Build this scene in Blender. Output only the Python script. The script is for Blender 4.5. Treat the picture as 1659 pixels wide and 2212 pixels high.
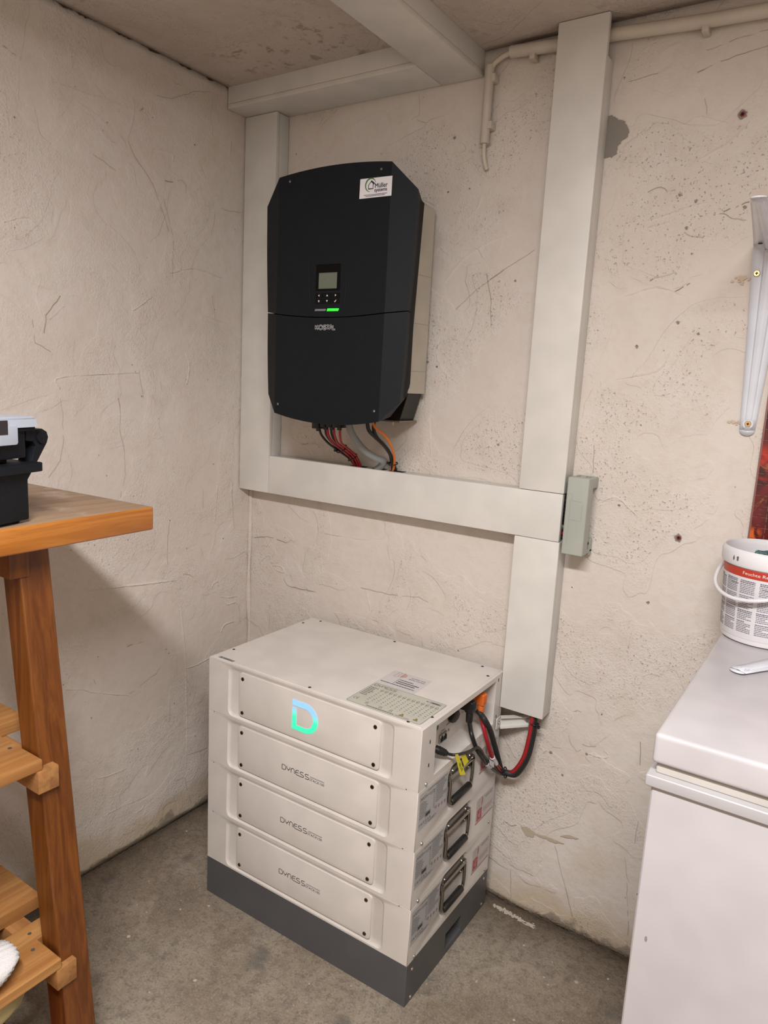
import bpy, bmesh, math, random
from mathutils import Vector, Matrix, noise

for _o in list(bpy.data.objects):
    bpy.data.objects.remove(_o)
S = bpy.context.scene
COL = S.collection
random.seed(7)

# ------------------------------------------------------------------ camera
cam_d = bpy.data.cameras.new('camera')
cam = bpy.data.objects.new('camera', cam_d)
COL.objects.link(cam)
S.camera = cam
cam_d.sensor_fit = 'VERTICAL'
cam_d.sensor_height = 36.0
cam_d.lens = 1557.72 / 2212.0 * 36.0
cam_d.clip_start = 0.02
_r = Vector((0.83030085, 0.55488252, 0.05201811))
_u = Vector((-0.14034379, 0.11784549, 0.98306463))
_f = Vector((-0.53935528, 0.82353982, -0.17572152))
cam.matrix_world = Matrix(((_r.x, _u.x, -_f.x, 1.5033), (_r.y, _u.y, -_f.y, -1.5628),
                           (_r.z, _u.z, -_f.z, 1.2781), (0, 0, 0, 1)))

# ------------------------------------------------------------------ light
w = bpy.data.worlds.new('world')
S.world = w
w.use_nodes = True
w.node_tree.nodes['Background'].inputs[0].default_value = (0.9, 0.85, 0.8, 1)
w.node_tree.nodes['Background'].inputs[1].default_value = 0.02
ld = bpy.data.lights.new('ceiling_lamp_light', 'AREA')
ld.shape = 'RECTANGLE'
ld.size = 0.85
ld.size_y = 0.14
ld.energy = 50.5
ld.color = (0.985, 0.98, 0.985)
lo = bpy.data.objects.new('ceiling_lamp_light', ld)
COL.objects.link(lo)
lo.location = (1.42, -1.60, 1.983)
S.view_settings.view_transform = 'Standard'
S.view_settings.look = 'None'
S.view_settings.exposure = 0.0
S.view_settings.gamma = 1.0
S.view_settings.use_curve_mapping = False
S.cycles.max_bounces = 5
S.cycles.diffuse_bounces = 3
S.cycles.glossy_bounces = 3
S.cycles.transmission_bounces = 4
S.cycles.caustics_reflective = False
S.cycles.caustics_refractive = False

# ------------------------------------------------------------------ node helpers
def nd(nt, typ, props=None, **inp):
    n = nt.nodes.new('ShaderNode' + typ)
    for k, v in (props or {}).items():
        setattr(n, k, v)
    for k, v in inp.items():
        key = int(k[1:]) if k[0] == 'i' and k[1:].isdigit() else k.replace('_', ' ')
        s = n.inputs[key]
        if isinstance(v, bpy.types.NodeSocket):
            nt.links.new(v, s)
        else:
            s.default_value = v
    return n

def math_n(nt, op, a, b=None, clamp=False):
    kw = {'i0': a}
    if b is not None:
        kw['i1'] = b
    return nd(nt, 'Math', {'operation': op, 'use_clamp': clamp}, **kw).outputs[0]

def mixc(nt, fac, a, b, mode='MIX'):
    n = nt.nodes.new('ShaderNodeMix')
    n.data_type = 'RGBA'
    n.blend_type = mode
    for idx, v in ((0, fac), (6, a), (7, b)):
        if isinstance(v, bpy.types.NodeSocket):
            nt.links.new(v, n.inputs[idx])
        else:
            n.inputs[idx].default_value = v if idx == 0 else (*v[:3], 1)
    return n.outputs[2]

def smooth(nt, v, a, b, lo_=0.0, hi=1.0):
    return nd(nt, 'MapRange', {'interpolation_type': 'SMOOTHSTEP'}, Value=v, From_Min=a, From_Max=b,
              To_Min=lo_, To_Max=hi).outputs[0]

def newmat(name):
    m = bpy.data.materials.new(name)
    m.use_nodes = True
    nt = m.node_tree
    return m, nt, nt.nodes['Principled BSDF']

MATS = {}
def mat(name, col, rough=0.5, metal=0.0, grain=0.0, gscale=300.0, spec=0.5, coat=0.0):
    """plain surface: slight procedural colour variation and fine relief"""
    if name in MATS:
        return MATS[name]
    m, nt, p = newmat(name)
    tc = nd(nt, 'TexCoord').outputs['Object']
    n = nd(nt, 'TexNoise', Vector=tc, Scale=14.0, Detail=1.0).outputs[0]
    c = mixc(nt, smooth(nt, n, 0.3, 0.7), tuple(v * 0.95 for v in col), tuple(min(1, v * 1.03) for v in col))
    nt.links.new(c, p.inputs['Base Color'])
    p.inputs['Roughness'].default_value = rough
    p.inputs['Metallic'].default_value = metal
    p.inputs['Specular IOR Level'].default_value = spec
    p.inputs['Coat Weight'].default_value = coat
    if grain:
        g = nd(nt, 'TexNoise', Vector=tc, Scale=gscale, Detail=2.0).outputs[0]
        b = nd(nt, 'Bump', Strength=grain, Distance=0.001, Height=g).outputs[0]
        nt.links.new(b, p.inputs['Normal'])
    MATS[name] = m
    return m

def emit(name, col, strength):
    m, nt, p = newmat(name)
    p.inputs['Base Color'].default_value = (*[c * .3 for c in col], 1)
    p.inputs['Emission Color'].default_value = (*col, 1)
    p.inputs['Emission Strength'].default_value = strength
    MATS[name] = m
    return m

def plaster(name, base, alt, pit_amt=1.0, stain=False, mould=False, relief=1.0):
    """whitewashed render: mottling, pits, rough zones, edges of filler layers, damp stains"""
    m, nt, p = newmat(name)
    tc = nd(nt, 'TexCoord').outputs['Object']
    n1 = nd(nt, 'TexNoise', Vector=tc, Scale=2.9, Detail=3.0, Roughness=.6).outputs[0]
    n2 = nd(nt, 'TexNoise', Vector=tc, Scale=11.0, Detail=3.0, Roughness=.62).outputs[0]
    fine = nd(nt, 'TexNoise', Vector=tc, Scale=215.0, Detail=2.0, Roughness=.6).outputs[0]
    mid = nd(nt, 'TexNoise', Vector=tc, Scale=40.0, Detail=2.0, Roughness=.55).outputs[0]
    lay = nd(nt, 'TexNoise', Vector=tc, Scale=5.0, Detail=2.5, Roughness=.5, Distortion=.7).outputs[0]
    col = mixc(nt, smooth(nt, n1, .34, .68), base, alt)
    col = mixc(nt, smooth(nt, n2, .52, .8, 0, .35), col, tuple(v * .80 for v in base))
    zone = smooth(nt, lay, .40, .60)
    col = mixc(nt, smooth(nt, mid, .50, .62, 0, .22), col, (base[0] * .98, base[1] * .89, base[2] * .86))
    def pits(scale, thr, gain, extra=None):
        v = nd(nt, 'TexVoronoi', Vector=tc, Scale=scale)
        r = math_n(nt, 'MULTIPLY', math_n(nt, 'SUBTRACT', nd(nt, 'SeparateColor', Color=v.outputs['Color']).outputs[0], thr), gain)
        if extra is not None:
            r = math_n(nt, 'MULTIPLY', r, extra)
        d = math_n(nt, 'ADD', v.outputs['Distance'], math_n(nt, 'MULTIPLY', fine, .22))
        return smooth(nt, math_n(nt, 'SUBTRACT', math_n(nt, 'ADD', r, .09), d), -.02, .05)
    pa = pits(36.0, .90, 1.5 * pit_amt)
    pb = math_n(nt, 'MULTIPLY', smooth(nt, fine, .645, .72), math_n(nt, 'MULTIPLY', smooth(nt, lay, .44, .64), .85 * pit_amt))
    pit = math_n(nt, 'MAXIMUM', pa, math_n(nt, 'MULTIPLY', pb, .75))
    col = mixc(nt, math_n(nt, 'MULTIPLY', pit, .72), col, (.13, .105, .08))
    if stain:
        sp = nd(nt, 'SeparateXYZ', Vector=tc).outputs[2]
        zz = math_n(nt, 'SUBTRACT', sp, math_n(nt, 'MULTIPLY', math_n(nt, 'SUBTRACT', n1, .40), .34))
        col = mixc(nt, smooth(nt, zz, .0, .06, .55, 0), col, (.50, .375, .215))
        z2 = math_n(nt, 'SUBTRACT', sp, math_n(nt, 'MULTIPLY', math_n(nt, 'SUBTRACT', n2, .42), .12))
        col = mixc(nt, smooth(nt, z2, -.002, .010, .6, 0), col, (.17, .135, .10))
        col = mixc(nt, smooth(nt, n1, .60, .76, 0, .32), col, (.52, .43, .27))
    if mould:
        col = mixc(nt, math_n(nt, 'MULTIPLY', smooth(nt, mid, .56, .68), smooth(nt, n1, .50, .66, 0, .5)), col, (.15, .115, .085))
    nt.links.new(col, p.inputs['Base Color'])
    p.inputs['Roughness'].default_value = .86
    p.inputs['Specular IOR Level'].default_value = .25
    h = math_n(nt, 'MULTIPLY', fine, math_n(nt, 'ADD', math_n(nt, 'MULTIPLY', zone, .55), .12))
    h = math_n(nt, 'ADD', h, math_n(nt, 'MULTIPLY', mid, .5))
    h = math_n(nt, 'ADD', h, math_n(nt, 'MULTIPLY', smooth(nt, lay, .470, .482), .26 * relief))
    h = math_n(nt, 'ADD', h, math_n(nt, 'MULTIPLY', smooth(nt, lay, .575, .583), .20 * relief))
    h = math_n(nt, 'SUBTRACT', h, math_n(nt, 'MULTIPLY', pit, .7))
    b = nd(nt, 'Bump', Strength=1.0, Distance=.0030, Height=h).outputs[0]
    nt.links.new(b, p.inputs['Normal'])
    return m

def concrete():
    m, nt, p = newmat('concrete_floor')
    tc = nd(nt, 'TexCoord').outputs['Object']
    n1 = nd(nt, 'TexNoise', Vector=tc, Scale=3.2, Detail=4.0, Roughness=.65).outputs[0]
    n2 = nd(nt, 'TexNoise', Vector=tc, Scale=13.0, Detail=4.0, Roughness=.7, Distortion=.6).outputs[0]
    n3 = nd(nt, 'TexNoise', Vector=tc, Scale=60.0, Detail=4.0, Roughness=.75).outputs[0]
    col = mixc(nt, smooth(nt, n1, .35, .65), (.235, .180, .125), (.36, .300, .232))
    col = mixc(nt, smooth(nt, n2, .46, .70, 0, .60), col, (.155, .128, .098))
    col = mixc(nt, smooth(nt, n2, .50, .30, 0, .6), col, (.36, .30, .23))
    col = mixc(nt, smooth(nt, n3, .47, .66, 0, .60), col, (.14, .118, .094))
    n5 = nd(nt, 'TexNoise', Vector=tc, Scale=210.0, Detail=2.0, Roughness=.7).outputs[0]
    col = mixc(nt, smooth(nt, n5, .50, .70, 0, .45), col, (.12, .098, .075))
    col = mixc(nt, smooth(nt, n5, .46, .30, 0, .40), col, (.47, .405, .325))
    n4 = nd(nt, 'TexNoise', Vector=tc, Scale=7.0, Detail=3.0, Roughness=.5).outputs[0]
    col = mixc(nt, smooth(nt, n4, .62, .74, 0, .6), col, (.10, .095, .09))
    v = nd(nt, 'TexVoronoi', Vector=tc, Scale=42.0)
    r = math_n(nt, 'MULTIPLY', math_n(nt, 'SUBTRACT', nd(nt, 'SeparateColor', Color=v.outputs['Color']).outputs[0], .86), 1.5)
    fl = smooth(nt, math_n(nt, 'SUBTRACT', r, v.outputs['Distance']), -.02, .05)
    col = mixc(nt, math_n(nt, 'MULTIPLY', fl, .8), col, (.60, .53, .44))
    nt.links.new(col, p.inputs['Base Color'])
    p.inputs['Roughness'].default_value = .75
    h = math_n(nt, 'ADD', n3, math_n(nt, 'MULTIPLY', n5, .5))
    b = nd(nt, 'Bump', Strength=.45, Distance=.003, Height=h).outputs[0]
    nt.links.new(b, p.inputs['Normal'])
    return m

def wood(name, dark, light, axis='Y', scale=1.0, rough=.45, wear=None, coat=0.0):
    m, nt, p = newmat(name)
    tc = nd(nt, 'TexCoord').outputs['Object']
    st = {'X': (1.2, 22, 22), 'Y': (22, 1.2, 22), 'Z': (22, 22, 1.2)}[axis]
    mp = nd(nt, 'Mapping', Vector=tc, Scale=tuple(v * scale for v in st)).outputs[0]
    n1 = nd(nt, 'TexNoise', Vector=mp, Scale=2.2, Detail=5.0, Roughness=.6, Distortion=1.2).outputs[0]
    mp2 = nd(nt, 'Mapping', Vector=tc, Scale=tuple(v * scale * 5 for v in st)).outputs[0]
    n2 = nd(nt, 'TexNoise', Vector=mp2, Scale=3.0, Detail=3.0).outputs[0]
    col = mixc(nt, smooth(nt, n1, .33, .68), dark, light)
    col = mixc(nt, smooth(nt, n2, .55, .8, 0, .35), col, tuple(v * .55 for v in dark))
    if wear:
        n3 = nd(nt, 'TexNoise', Vector=tc, Scale=16.0, Detail=6.0, Roughness=.7).outputs[0]
        col = mixc(nt, smooth(nt, n3, .52, .72, 0, .8), col, wear)
    nt.links.new(col, p.inputs['Base Color'])
    p.inputs['Roughness'].default_value = rough
    p.inputs['Coat Weight'].default_value = coat
    p.inputs['Coat Roughness'].default_value = .25
    b = nd(nt, 'Bump', Strength=.25, Distance=.001, Height=n2).outputs[0]
    nt.links.new(b, p.inputs['Normal'])
    MATS[name] = m
    return m

# ------------------------------------------------------------------ mesh helpers
class MB:
    """collects faces and links them as one mesh object"""
    def __init__(s):
        s.v, s.f, s.m = [], [], []
    def add(s, vs, fs, mi=0):
        o = len(s.v)
        s.v += [tuple(v) for v in vs]
        s.f += [tuple(i + o for i in f) for f in fs]
        s.m += [mi] * len(fs)
        return s
    def bm(s, b, mi=0):
        b.verts.index_update()
        s.add([v.co[:] for v in b.verts], [[v.index for v in f.verts] for f in b.faces], mi)
        b.free()
        return s
    def box(s, x0, x1, y0, y1, z0, z1, bev=0.0, seg=2, mi=0):
        b = bmesh.new()
        bmesh.ops.create_cube(b, size=1.0)
        for v in b.verts:
            v.co = ((x0 + x1) / 2 + v.co.x * (x1 - x0), (y0 + y1) / 2 + v.co.y * (y1 - y0), (z0 + z1) / 2 + v.co.z * (z1 - z0))
        if bev:
            bmesh.ops.bevel(b, geom=b.edges[:], offset=bev, segments=seg, affect='EDGES', profile=.6)
        return s.bm(b, mi)
    def prism(s, poly, fr, d0, d1, mi=0, bev=0.0):
        """polygon in the frame's plane, extruded along its normal from d0 to d1"""
        b = bmesh.new()
        lo_ = [b.verts.new(fr.p(a, c, d0)) for a, c in poly]
        hi = [b.verts.new(fr.p(a, c, d1)) for a, c in poly]
        n = len(poly)
        b.faces.new(lo_[::-1])
        top = b.faces.new(hi)
        for i in range(n):
            b.faces.new((lo_[i], lo_[(i + 1) % n], hi[(i + 1) % n], hi[i]))
        bmesh.ops.recalc_face_normals(b, faces=b.faces[:])
        if bev:
            bmesh.ops.bevel(b, geom=list(top.edges), offset=bev, segments=2, affect='EDGES', profile=.6)
        return s.bm(b, mi)
    def tube(s, pts, r, n=10, mi=0, cap=True):
        pts = [Vector(p) for p in pts]
        rs = r if isinstance(r, (list, tuple)) else [r] * len(pts)
        t0 = (pts[1] - pts[0]).normalized()
        a = t0.orthogonal().normalized()
        vs = []
        for i, p in enumerate(pts):
            t = (pts[min(i + 1, len(pts) - 1)] - pts[max(i - 1, 0)]).normalized()
            a = (a - t * a.dot(t)).normalized()
            b = t.cross(a)
            for k in range(n):
                an = 2 * math.pi * k / n
                vs.append(p + (a * math.cos(an) + b * math.sin(an)) * rs[i])
        fs = [(i * n + k, i * n + (k + 1) % n, (i + 1) * n + (k + 1) % n, (i + 1) * n + k)
              for i in range(len(pts) - 1) for k in range(n)]
        if cap:
            fs += [tuple(range(n))[::-1], tuple(range((len(pts) - 1) * n, len(pts) * n))]
        return s.add(vs, fs, mi)
    def lathe(s, prof, c, n=40, mi=0, a0=0, a1=2 * math.pi):
        full = abs(a1 - a0 - 2 * math.pi) < 1e-6
        k = n if full else n + 1
        vs = []
        for r, z in prof:
            for i in range(k):
                an = a0 + (a1 - a0) * i / n
                vs.append((c[0] + r * math.cos(an), c[1] + r * math.sin(an), c[2] + z))
        fs = []
        for j in range(len(prof) - 1):
            for i in range(n):
                i2 = (i + 1) % k
                fs.append((j * k + i, j * k + i2, (j + 1) * k + i2, (j + 1) * k + i))
        return s.add(vs, fs, mi)
    def strip(s, pts, wd, fr, d, mi=0):
        """flat stroke along a 2-D polyline"""
        P = [Vector(p) for p in pts]
        L, R = [], []
        for i, p in enumerate(P):
            t = (P[min(i + 1, len(P) - 1)] - P[max(i - 1, 0)])
            t = t.normalized() if t.length > 1e-9 else Vector((1, 0))
            k = 1.0
            if 0 < i < len(P) - 1:
                t1 = (P[i] - P[i - 1]).normalized()
                k = 1 / max(.5, abs(t1.dot(t)))
            n_ = Vector((-t.y, t.x)) * wd / 2 * k
            L.append(p + n_)
            R.append(p - n_)
        vs = [fr.p(a.x, a.y, d) for a in L] + [fr.p(a.x, a.y, d) for a in R]
        n = len(P)
        return s.add(vs, [(n + i, n + i + 1, i + 1, i) for i in range(n - 1)], mi)
    def rect(s, x0, x1, y0, y1, fr, d, mi=0):
        return s.add([fr.p(x0, y0, d), fr.p(x1, y0, d), fr.p(x1, y1, d), fr.p(x0, y1, d)], [(0, 1, 2, 3)], mi)
    def poly(s, pts, fr, d, mi=0):
        return s.add([fr.p(a, b, d) for a, b in pts], [tuple(range(len(pts)))], mi)
    def disc(s, cx, cy, r, fr, d, n=12, mi=0):
        return s.poly([(cx + r * math.cos(2 * math.pi * i / n), cy + r * math.sin(2 * math.pi * i / n)) for i in range(n)], fr, d, mi)
    def text(s, body, x, y, wd, ht, fr, d, mi=0, shear=0.0):
        """lettering fitted to a box wd x ht whose lower left corner is x, y"""
        vs, fs = glyphs(body)
        xs = [v[0] for v in vs]
        ys = [v[1] for v in vs]
        sx, sy = wd / (max(xs) - min(xs)), ht / (max(ys) - min(ys))
        return s.add([fr.p(x + (a - min(xs)) * sx + shear * (b - min(ys)) * sy, y + (b - min(ys)) * sy, d) for a, b in vs], fs, mi)
    def build(s, name, mats, parent=None, smooth_=False, bevmod=None, kind=None):
        me = bpy.data.meshes.new(name)
        me.from_pydata(s.v, [], s.f)
        for m_ in (mats if isinstance(mats, (list, tuple)) else [mats]):
            me.materials.append(m_)
        if len(me.polygons):
            me.polygons.foreach_set('material_index', s.m)
            me.polygons.foreach_set('use_smooth', [bool(smooth_)] * len(me.polygons))
        me.update()
        return link(name, me, parent, smooth_, bevmod, kind)

def link(name, me, parent=None, smooth_=False, bevmod=None, kind=None):
    o = bpy.data.objects.new(name, me)
    COL.objects.link(o)
    if parent is not None:
        o.parent = parent
    if smooth_ is not True and smooth_:
        me.set_sharp_from_angle(angle=math.radians(smooth_))
    if bevmod:
        b = o.modifiers.new('bevel', 'BEVEL')
        b.width = bevmod
        b.segments = 2
        b.limit_method = 'ANGLE'
        b.angle_limit = math.radians(50)
    if kind:
        o['kind'] = kind
    return o

_gl = {}
def glyphs(body):
    if body not in _gl:
        cu = bpy.data.curves.new('lettering', 'FONT')
        cu.body = body
        cu.resolution_u = 3
        ob = bpy.data.objects.new('lettering', cu)
        COL.objects.link(ob)
        dg = bpy.context.evaluated_depsgraph_get()
        me = ob.evaluated_get(dg).to_mesh()
        _gl[body] = ([(v.co.x, v.co.y) for v in me.vertices], [tuple(p.vertices) for p in me.polygons])
        bpy.data.objects.remove(ob)
        bpy.data.curves.remove(cu)
    return _gl[body]

class Fr:
    """plane frame: origin, two axes and the outward normal"""
    def __init__(s, o, ex, ey):
        s.o, s.x, s.y = Vector(o), Vector(ex).normalized(), Vector(ey).normalized()
        s.n = s.x.cross(s.y).normalized()
    def p(s, a, b, d=0.0):
        return s.o + s.x * a + s.y * b + s.n * d

def rrect(x0, x1, y0, y1, r, k=5):
    P = []
    for cx, cy, a in ((x1 - r, y1 - r, 0), (x0 + r, y1 - r, 90), (x0 + r, y0 + r, 180), (x1 - r, y0 + r, 270)):
        for i in range(k):
            an = math.radians(a + 90 * i / (k - 1))
            P.append((cx + r * math.cos(an), cy + r * math.sin(an)))
    return P

def thing(name, label, cat, loc=(0, 0, 0), rotz=0.0, group=None):
    o = bpy.data.objects.new(name, None)
    COL.objects.link(o)
    o.empty_display_size = .05
    o.location = loc
    o.rotation_euler = (0, 0, rotz)
    return tag(o, label, cat, group)

def tag(o, label, cat, group=None):
    o['label'] = label
    o['category'] = cat
    if group:
        o['group'] = group
    return o

def spline(pts, n=6):
    """Catmull-Rom through the given points"""
    P = [Vector(p) for p in pts]
    P = [P[0] * 2 - P[1]] + P + [P[-1] * 2 - P[-2]]
    out = []
    for i in range(1, len(P) - 2):
        for j in range(n):
            t = j / n
            a, b, c, d = P[i - 1], P[i], P[i + 1], P[i + 2]
            out.append(.5 * ((2 * b) + (c - a) * t + (2 * a - 5 * b + 4 * c - d) * t * t + (3 * b - a - 3 * c + d) * t ** 3))
    out.append(P[-2])
    return out

XZ = lambda o: Fr(o, (1, 0, 0), (0, 0, 1))           # faces -y, towards the camera
YZ = lambda o: Fr(o, (0, 1, 0), (0, 0, 1))           # faces +x
XY = lambda o: Fr(o, (1, 0, 0), (0, 1, 0))           # faces +z

# ================================================================== the room
H = 2.013
M_WALL = plaster('wall_plaster', (.695, .615, .545), (.74, .672, .61), 1.0, stain=True)
M_WALL_L = plaster('wall_plaster_smooth', (.695, .610, .540), (.74, .668, .605), .5, stain=True, relief=.6)
M_WALL_X = mat('wall_whitewash', (.70, .62, .54), .86, spec=.25)
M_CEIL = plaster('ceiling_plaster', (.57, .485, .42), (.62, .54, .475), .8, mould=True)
M_FLOOR = concrete()
M_CRACK = mat('crack_brown', (.36, .295, .235), .9)  # brown of the hairline plaster cracks
M_CEMENT = mat('bare_cement', (.27, .245, .21), .95, grain=1.0, gscale=220)

def struct(o):
    o['kind'] = 'structure'
    return o

def surface(name, fr, W_, H_, step, amp, m):
    nx, ny = max(1, round(W_ / step)), max(1, round(H_ / step))
    vs, fs = [], []
    for j in range(ny + 1):
        for i in range(nx + 1):
            a, b = W_ * i / nx, H_ * j / ny
            p = fr.p(a, b)
            d = 0.0
            if amp:
                d = -amp * (.5 + .5 * noise.noise(p * 4.0) + .22 * noise.noise(p * 17.0) + .1)
            vs.append(fr.p(a, b, min(0.0, d)))
            if i < nx and j < ny:
                k = j * (nx + 1) + i
                fs.append((k, k + 1, k + nx + 2, k + nx + 1))
    mb = MB().add(vs, fs)
    o = mb.build(name, m, smooth_=True)
    sol = o.modifiers.new('thickness', 'SOLIDIFY')
    sol.thickness = .12
    sol.offset = -1
    return struct(o)

RX, RY = 2.6, 2.5
F_BACK = Fr((0, 0, 0), (1, 0, 0), (0, 0, 1))
F_LEFT = Fr((0, 0, 0), (0, 1, 0), (0, 0, 1))
wall_back = surface('wall_back', Fr((-.02, 0, -.004), (1, 0, 0), (0, 0, 1)), RX + .02, H + .008, .02, .0030, M_WALL)
wall_left = surface('wall_left', Fr((0, -RY, -.004), (0, 1, 0), (0, 0, 1)), RY + .02, H + .008, .02, .0035, M_WALL_L)
wall_right = surface('wall_right', Fr((RX, 0, 0), (0, -1, 0), (0, 0, 1)), RY, H, .4, 0, M_WALL_X)
wall_rear = surface('wall_rear', Fr((RX, -RY, 0), (-1, 0, 0), (0, 0, 1)), RX, H, .4, 0, M_WALL_X)
floor = surface('floor', Fr((0, -RY, 0), (1, 0, 0), (0, 1, 0)), RX, RY, .2, 0, M_FLOOR)
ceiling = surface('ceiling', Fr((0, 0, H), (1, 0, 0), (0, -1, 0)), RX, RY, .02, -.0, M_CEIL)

BACK_CRACK =[[(0.887,0.217),(0.908,0.211),(0.921,0.218)],[(1.022,0.204),(1.035,0.169),(1.045,0.141),(1.057,0.109),(1.070,0.077),(1.081,0.042),(1.097,-0.001)],[(0.916,0.093),(0.919,0.061),(0.923,0.011)],[(1.184,0.245),(1.188,0.223),(1.194,0.200),(1.200,0.190)],[(1.195,0.187),(1.202,0.131),(1.212,0.058),(1.213,0.001)],[(1.202,0.344),(1.201,0.289)],[(0.864,0.278),(0.877,0.275)],[(0.020,0.801),(0.069,0.812),(0.107,0.810),(0.144,0.806),(0.164,0.818),(0.176,0.810)],[(0.137,0.697),(0.156,0.678),(0.200,0.678),(0.263,0.681)],[(0.086,0.604),(0.089,0.530)],[(1.011,1.897),(1.037,1.900),(1.067,1.903)],[(1.140,1.891),(1.179,1.903),(1.219,1.911),(1.258,1.916)],[(1.152,1.927),(1.204,1.938),(1.254,1.943)],[(1.159,1.842),(1.165,1.827),(1.169,1.802)],[(1.073,1.682),(1.089,1.690),(1.104,1.688),(1.111,1.680),(1.125,1.683)],[(1.219,1.635),(1.239,1.641),(1.248,1.644),(1.260,1.649),(1.267,1.650)],[(1.212,1.632),(1.225,1.628),(1.234,1.622),(1.246,1.618),(1.260,1.616)],[(1.152,1.601),(1.159,1.596),(1.172,1.591),(1.188,1.589)],[(1.095,1.512),(1.106,1.517),(1.131,1.521),(1.144,1.526)],[(1.145,1.489),(1.163,1.498),(1.173,1.504)],[(0.653,1.460),(0.705,1.504),(0.760,1.540),(0.814,1.570),(0.851,1.591)],[(0.726,1.539),(0.742,1.488),(0.751,1.405)],[(1.016,1.171),(1.020,1.110)],[(0.516,1.954),(0.521,1.906),(0.500,1.900),(0.540,1.887)],[(0.274,1.956),(0.244,1.935),(0.221,1.921)],[(0.231,1.946),(0.217,1.926)],[(0.189,1.097),(0.239,1.103),(0.271,1.101)],[(0.418,0.725),(0.524,0.727),(0.602,0.738),(0.630,0.731)],[(1.033,0.554),(1.040,0.559),(1.050,0.558)],[(1.026,0.494),(1.036,0.473),(1.050,0.460),(1.059,0.468)],[(1.060,0.483),(1.075,0.482),(1.092,0.487)],[(1.187,0.530),(1.194,0.464)],[(0.985,0.435),(0.992,0.441)]]
BACK_RIDGE =[[(1.066,1.938),(1.085,1.947),(1.104,1.951)],[(1.143,1.722),(1.184,1.746),(1.206,1.755),(1.235,1.780),(1.243,1.791)],[(1.127,1.802),(1.154,1.812),(1.187,1.800),(1.206,1.793)],[(1.078,1.629),(1.111,1.637),(1.141,1.645),(1.165,1.652),(1.189,1.655)],[(1.080,1.615),(1.096,1.619),(1.118,1.623)],[(1.075,0.463),(1.097,0.463),(1.118,0.468),(1.119,0.478),(1.109,0.483)],[(1.008,0.523),(1.017,0.531),(1.020,0.505)],[(0.272,0.790),(0.279,0.758),(0.279,0.725)],[(0.041,0.726),(0.056,0.740),(0.079,0.756),(0.091,0.735)],[(0.095,0.727),(0.128,0.730),(0.136,0.714),(0.103,0.717)],[(0.617,1.522),(0.663,1.573),(0.731,1.610),(0.809,1.625)],[(0.208,1.033),(0.274,1.053)],[(0.322,1.912),(0.419,1.930),(0.450,1.863)],[(0.656,1.656),(0.690,1.683),(0.699,1.713)],[(0.604,1.360),(0.627,1.316),(0.673,1.285)],[(0.610,1.105),(0.600,1.202),(0.612,1.248)],[(1.036,1.041),(1.075,1.061),(1.117,1.032)],[(1.048,1.481),(1.111,1.498),(1.167,1.479)],[(1.048,1.311),(1.130,1.333),(1.153,1.371)],[(0.434,0.722),(0.452,0.667)],[(0.267,0.856),(0.410,0.860),(0.528,0.885)],[(0.869,0.840),(0.872,0.783)]]
LEFT_CRACK =[[(-0.609,1.208),(-0.604,1.174),(-0.604,1.113),(-0.613,1.068),(-0.628,1.049),(-0.642,1.032)],[(-0.457,1.210),(-0.452,1.173),(-0.455,1.130),(-0.444,1.093),(-0.440,1.023),(-0.455,0.967)],[(-0.302,0.373),(-0.305,0.316)],[(-0.335,0.487),(-0.349,0.473),(-0.381,0.464),(-0.407,0.453),(-0.436,0.445)],[(-0.440,0.576),(-0.423,0.579),(-0.389,0.575)],[(-0.311,0.771),(-0.311,0.835),(-0.302,0.897)],[(-0.234,0.185),(-0.163,0.179)],[(-0.538,0.517),(-0.534,0.503)],[(-0.423,1.796),(-0.406,1.767),(-0.380,1.746),(-0.353,1.718),(-0.339,1.686),(-0.316,1.647),(-0.306,1.620)],[(-0.517,1.742),(-0.489,1.734),(-0.457,1.723)],[(-0.320,1.735),(-0.291,1.738),(-0.267,1.751),(-0.250,1.739),(-0.252,1.722)],[(-0.392,1.869),(-0.379,1.878),(-0.383,1.880)],[(-0.130,1.713),(-0.107,1.710),(-0.058,1.717)],[(-0.294,1.969),(-0.282,1.963),(-0.268,1.966)],[(-0.709,1.887),(-0.694,1.880),(-0.682,1.878)],[(-0.343,1.918),(-0.296,1.927),(-0.223,1.967),(-0.172,1.982)],[(-0.472,0.038),(-0.459,0.050),(-0.437,0.044),(-0.418,0.046)],[(-0.283,0.123),(-0.252,0.123)],[(-0.248,0.120),(-0.240,0.076),(-0.224,0.025)],[(-0.561,0.104),(-0.556,0.091)],[(-0.668,1.372),(-0.664,1.325),(-0.628,1.308)],[(-0.602,1.428),(-0.636,1.385),(-0.643,1.346)],[(-0.398,1.278),(-0.385,1.210)],[(-0.320,1.692),(-0.291,1.601),(-0.295,1.511)],[(-0.188,0.964),(-0.188,0.913)],[(-0.078,0.951),(-0.073,0.905),(-0.066,0.834)],[(-0.253,0.734),(-0.232,0.726),(-0.219,0.717)]]
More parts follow.
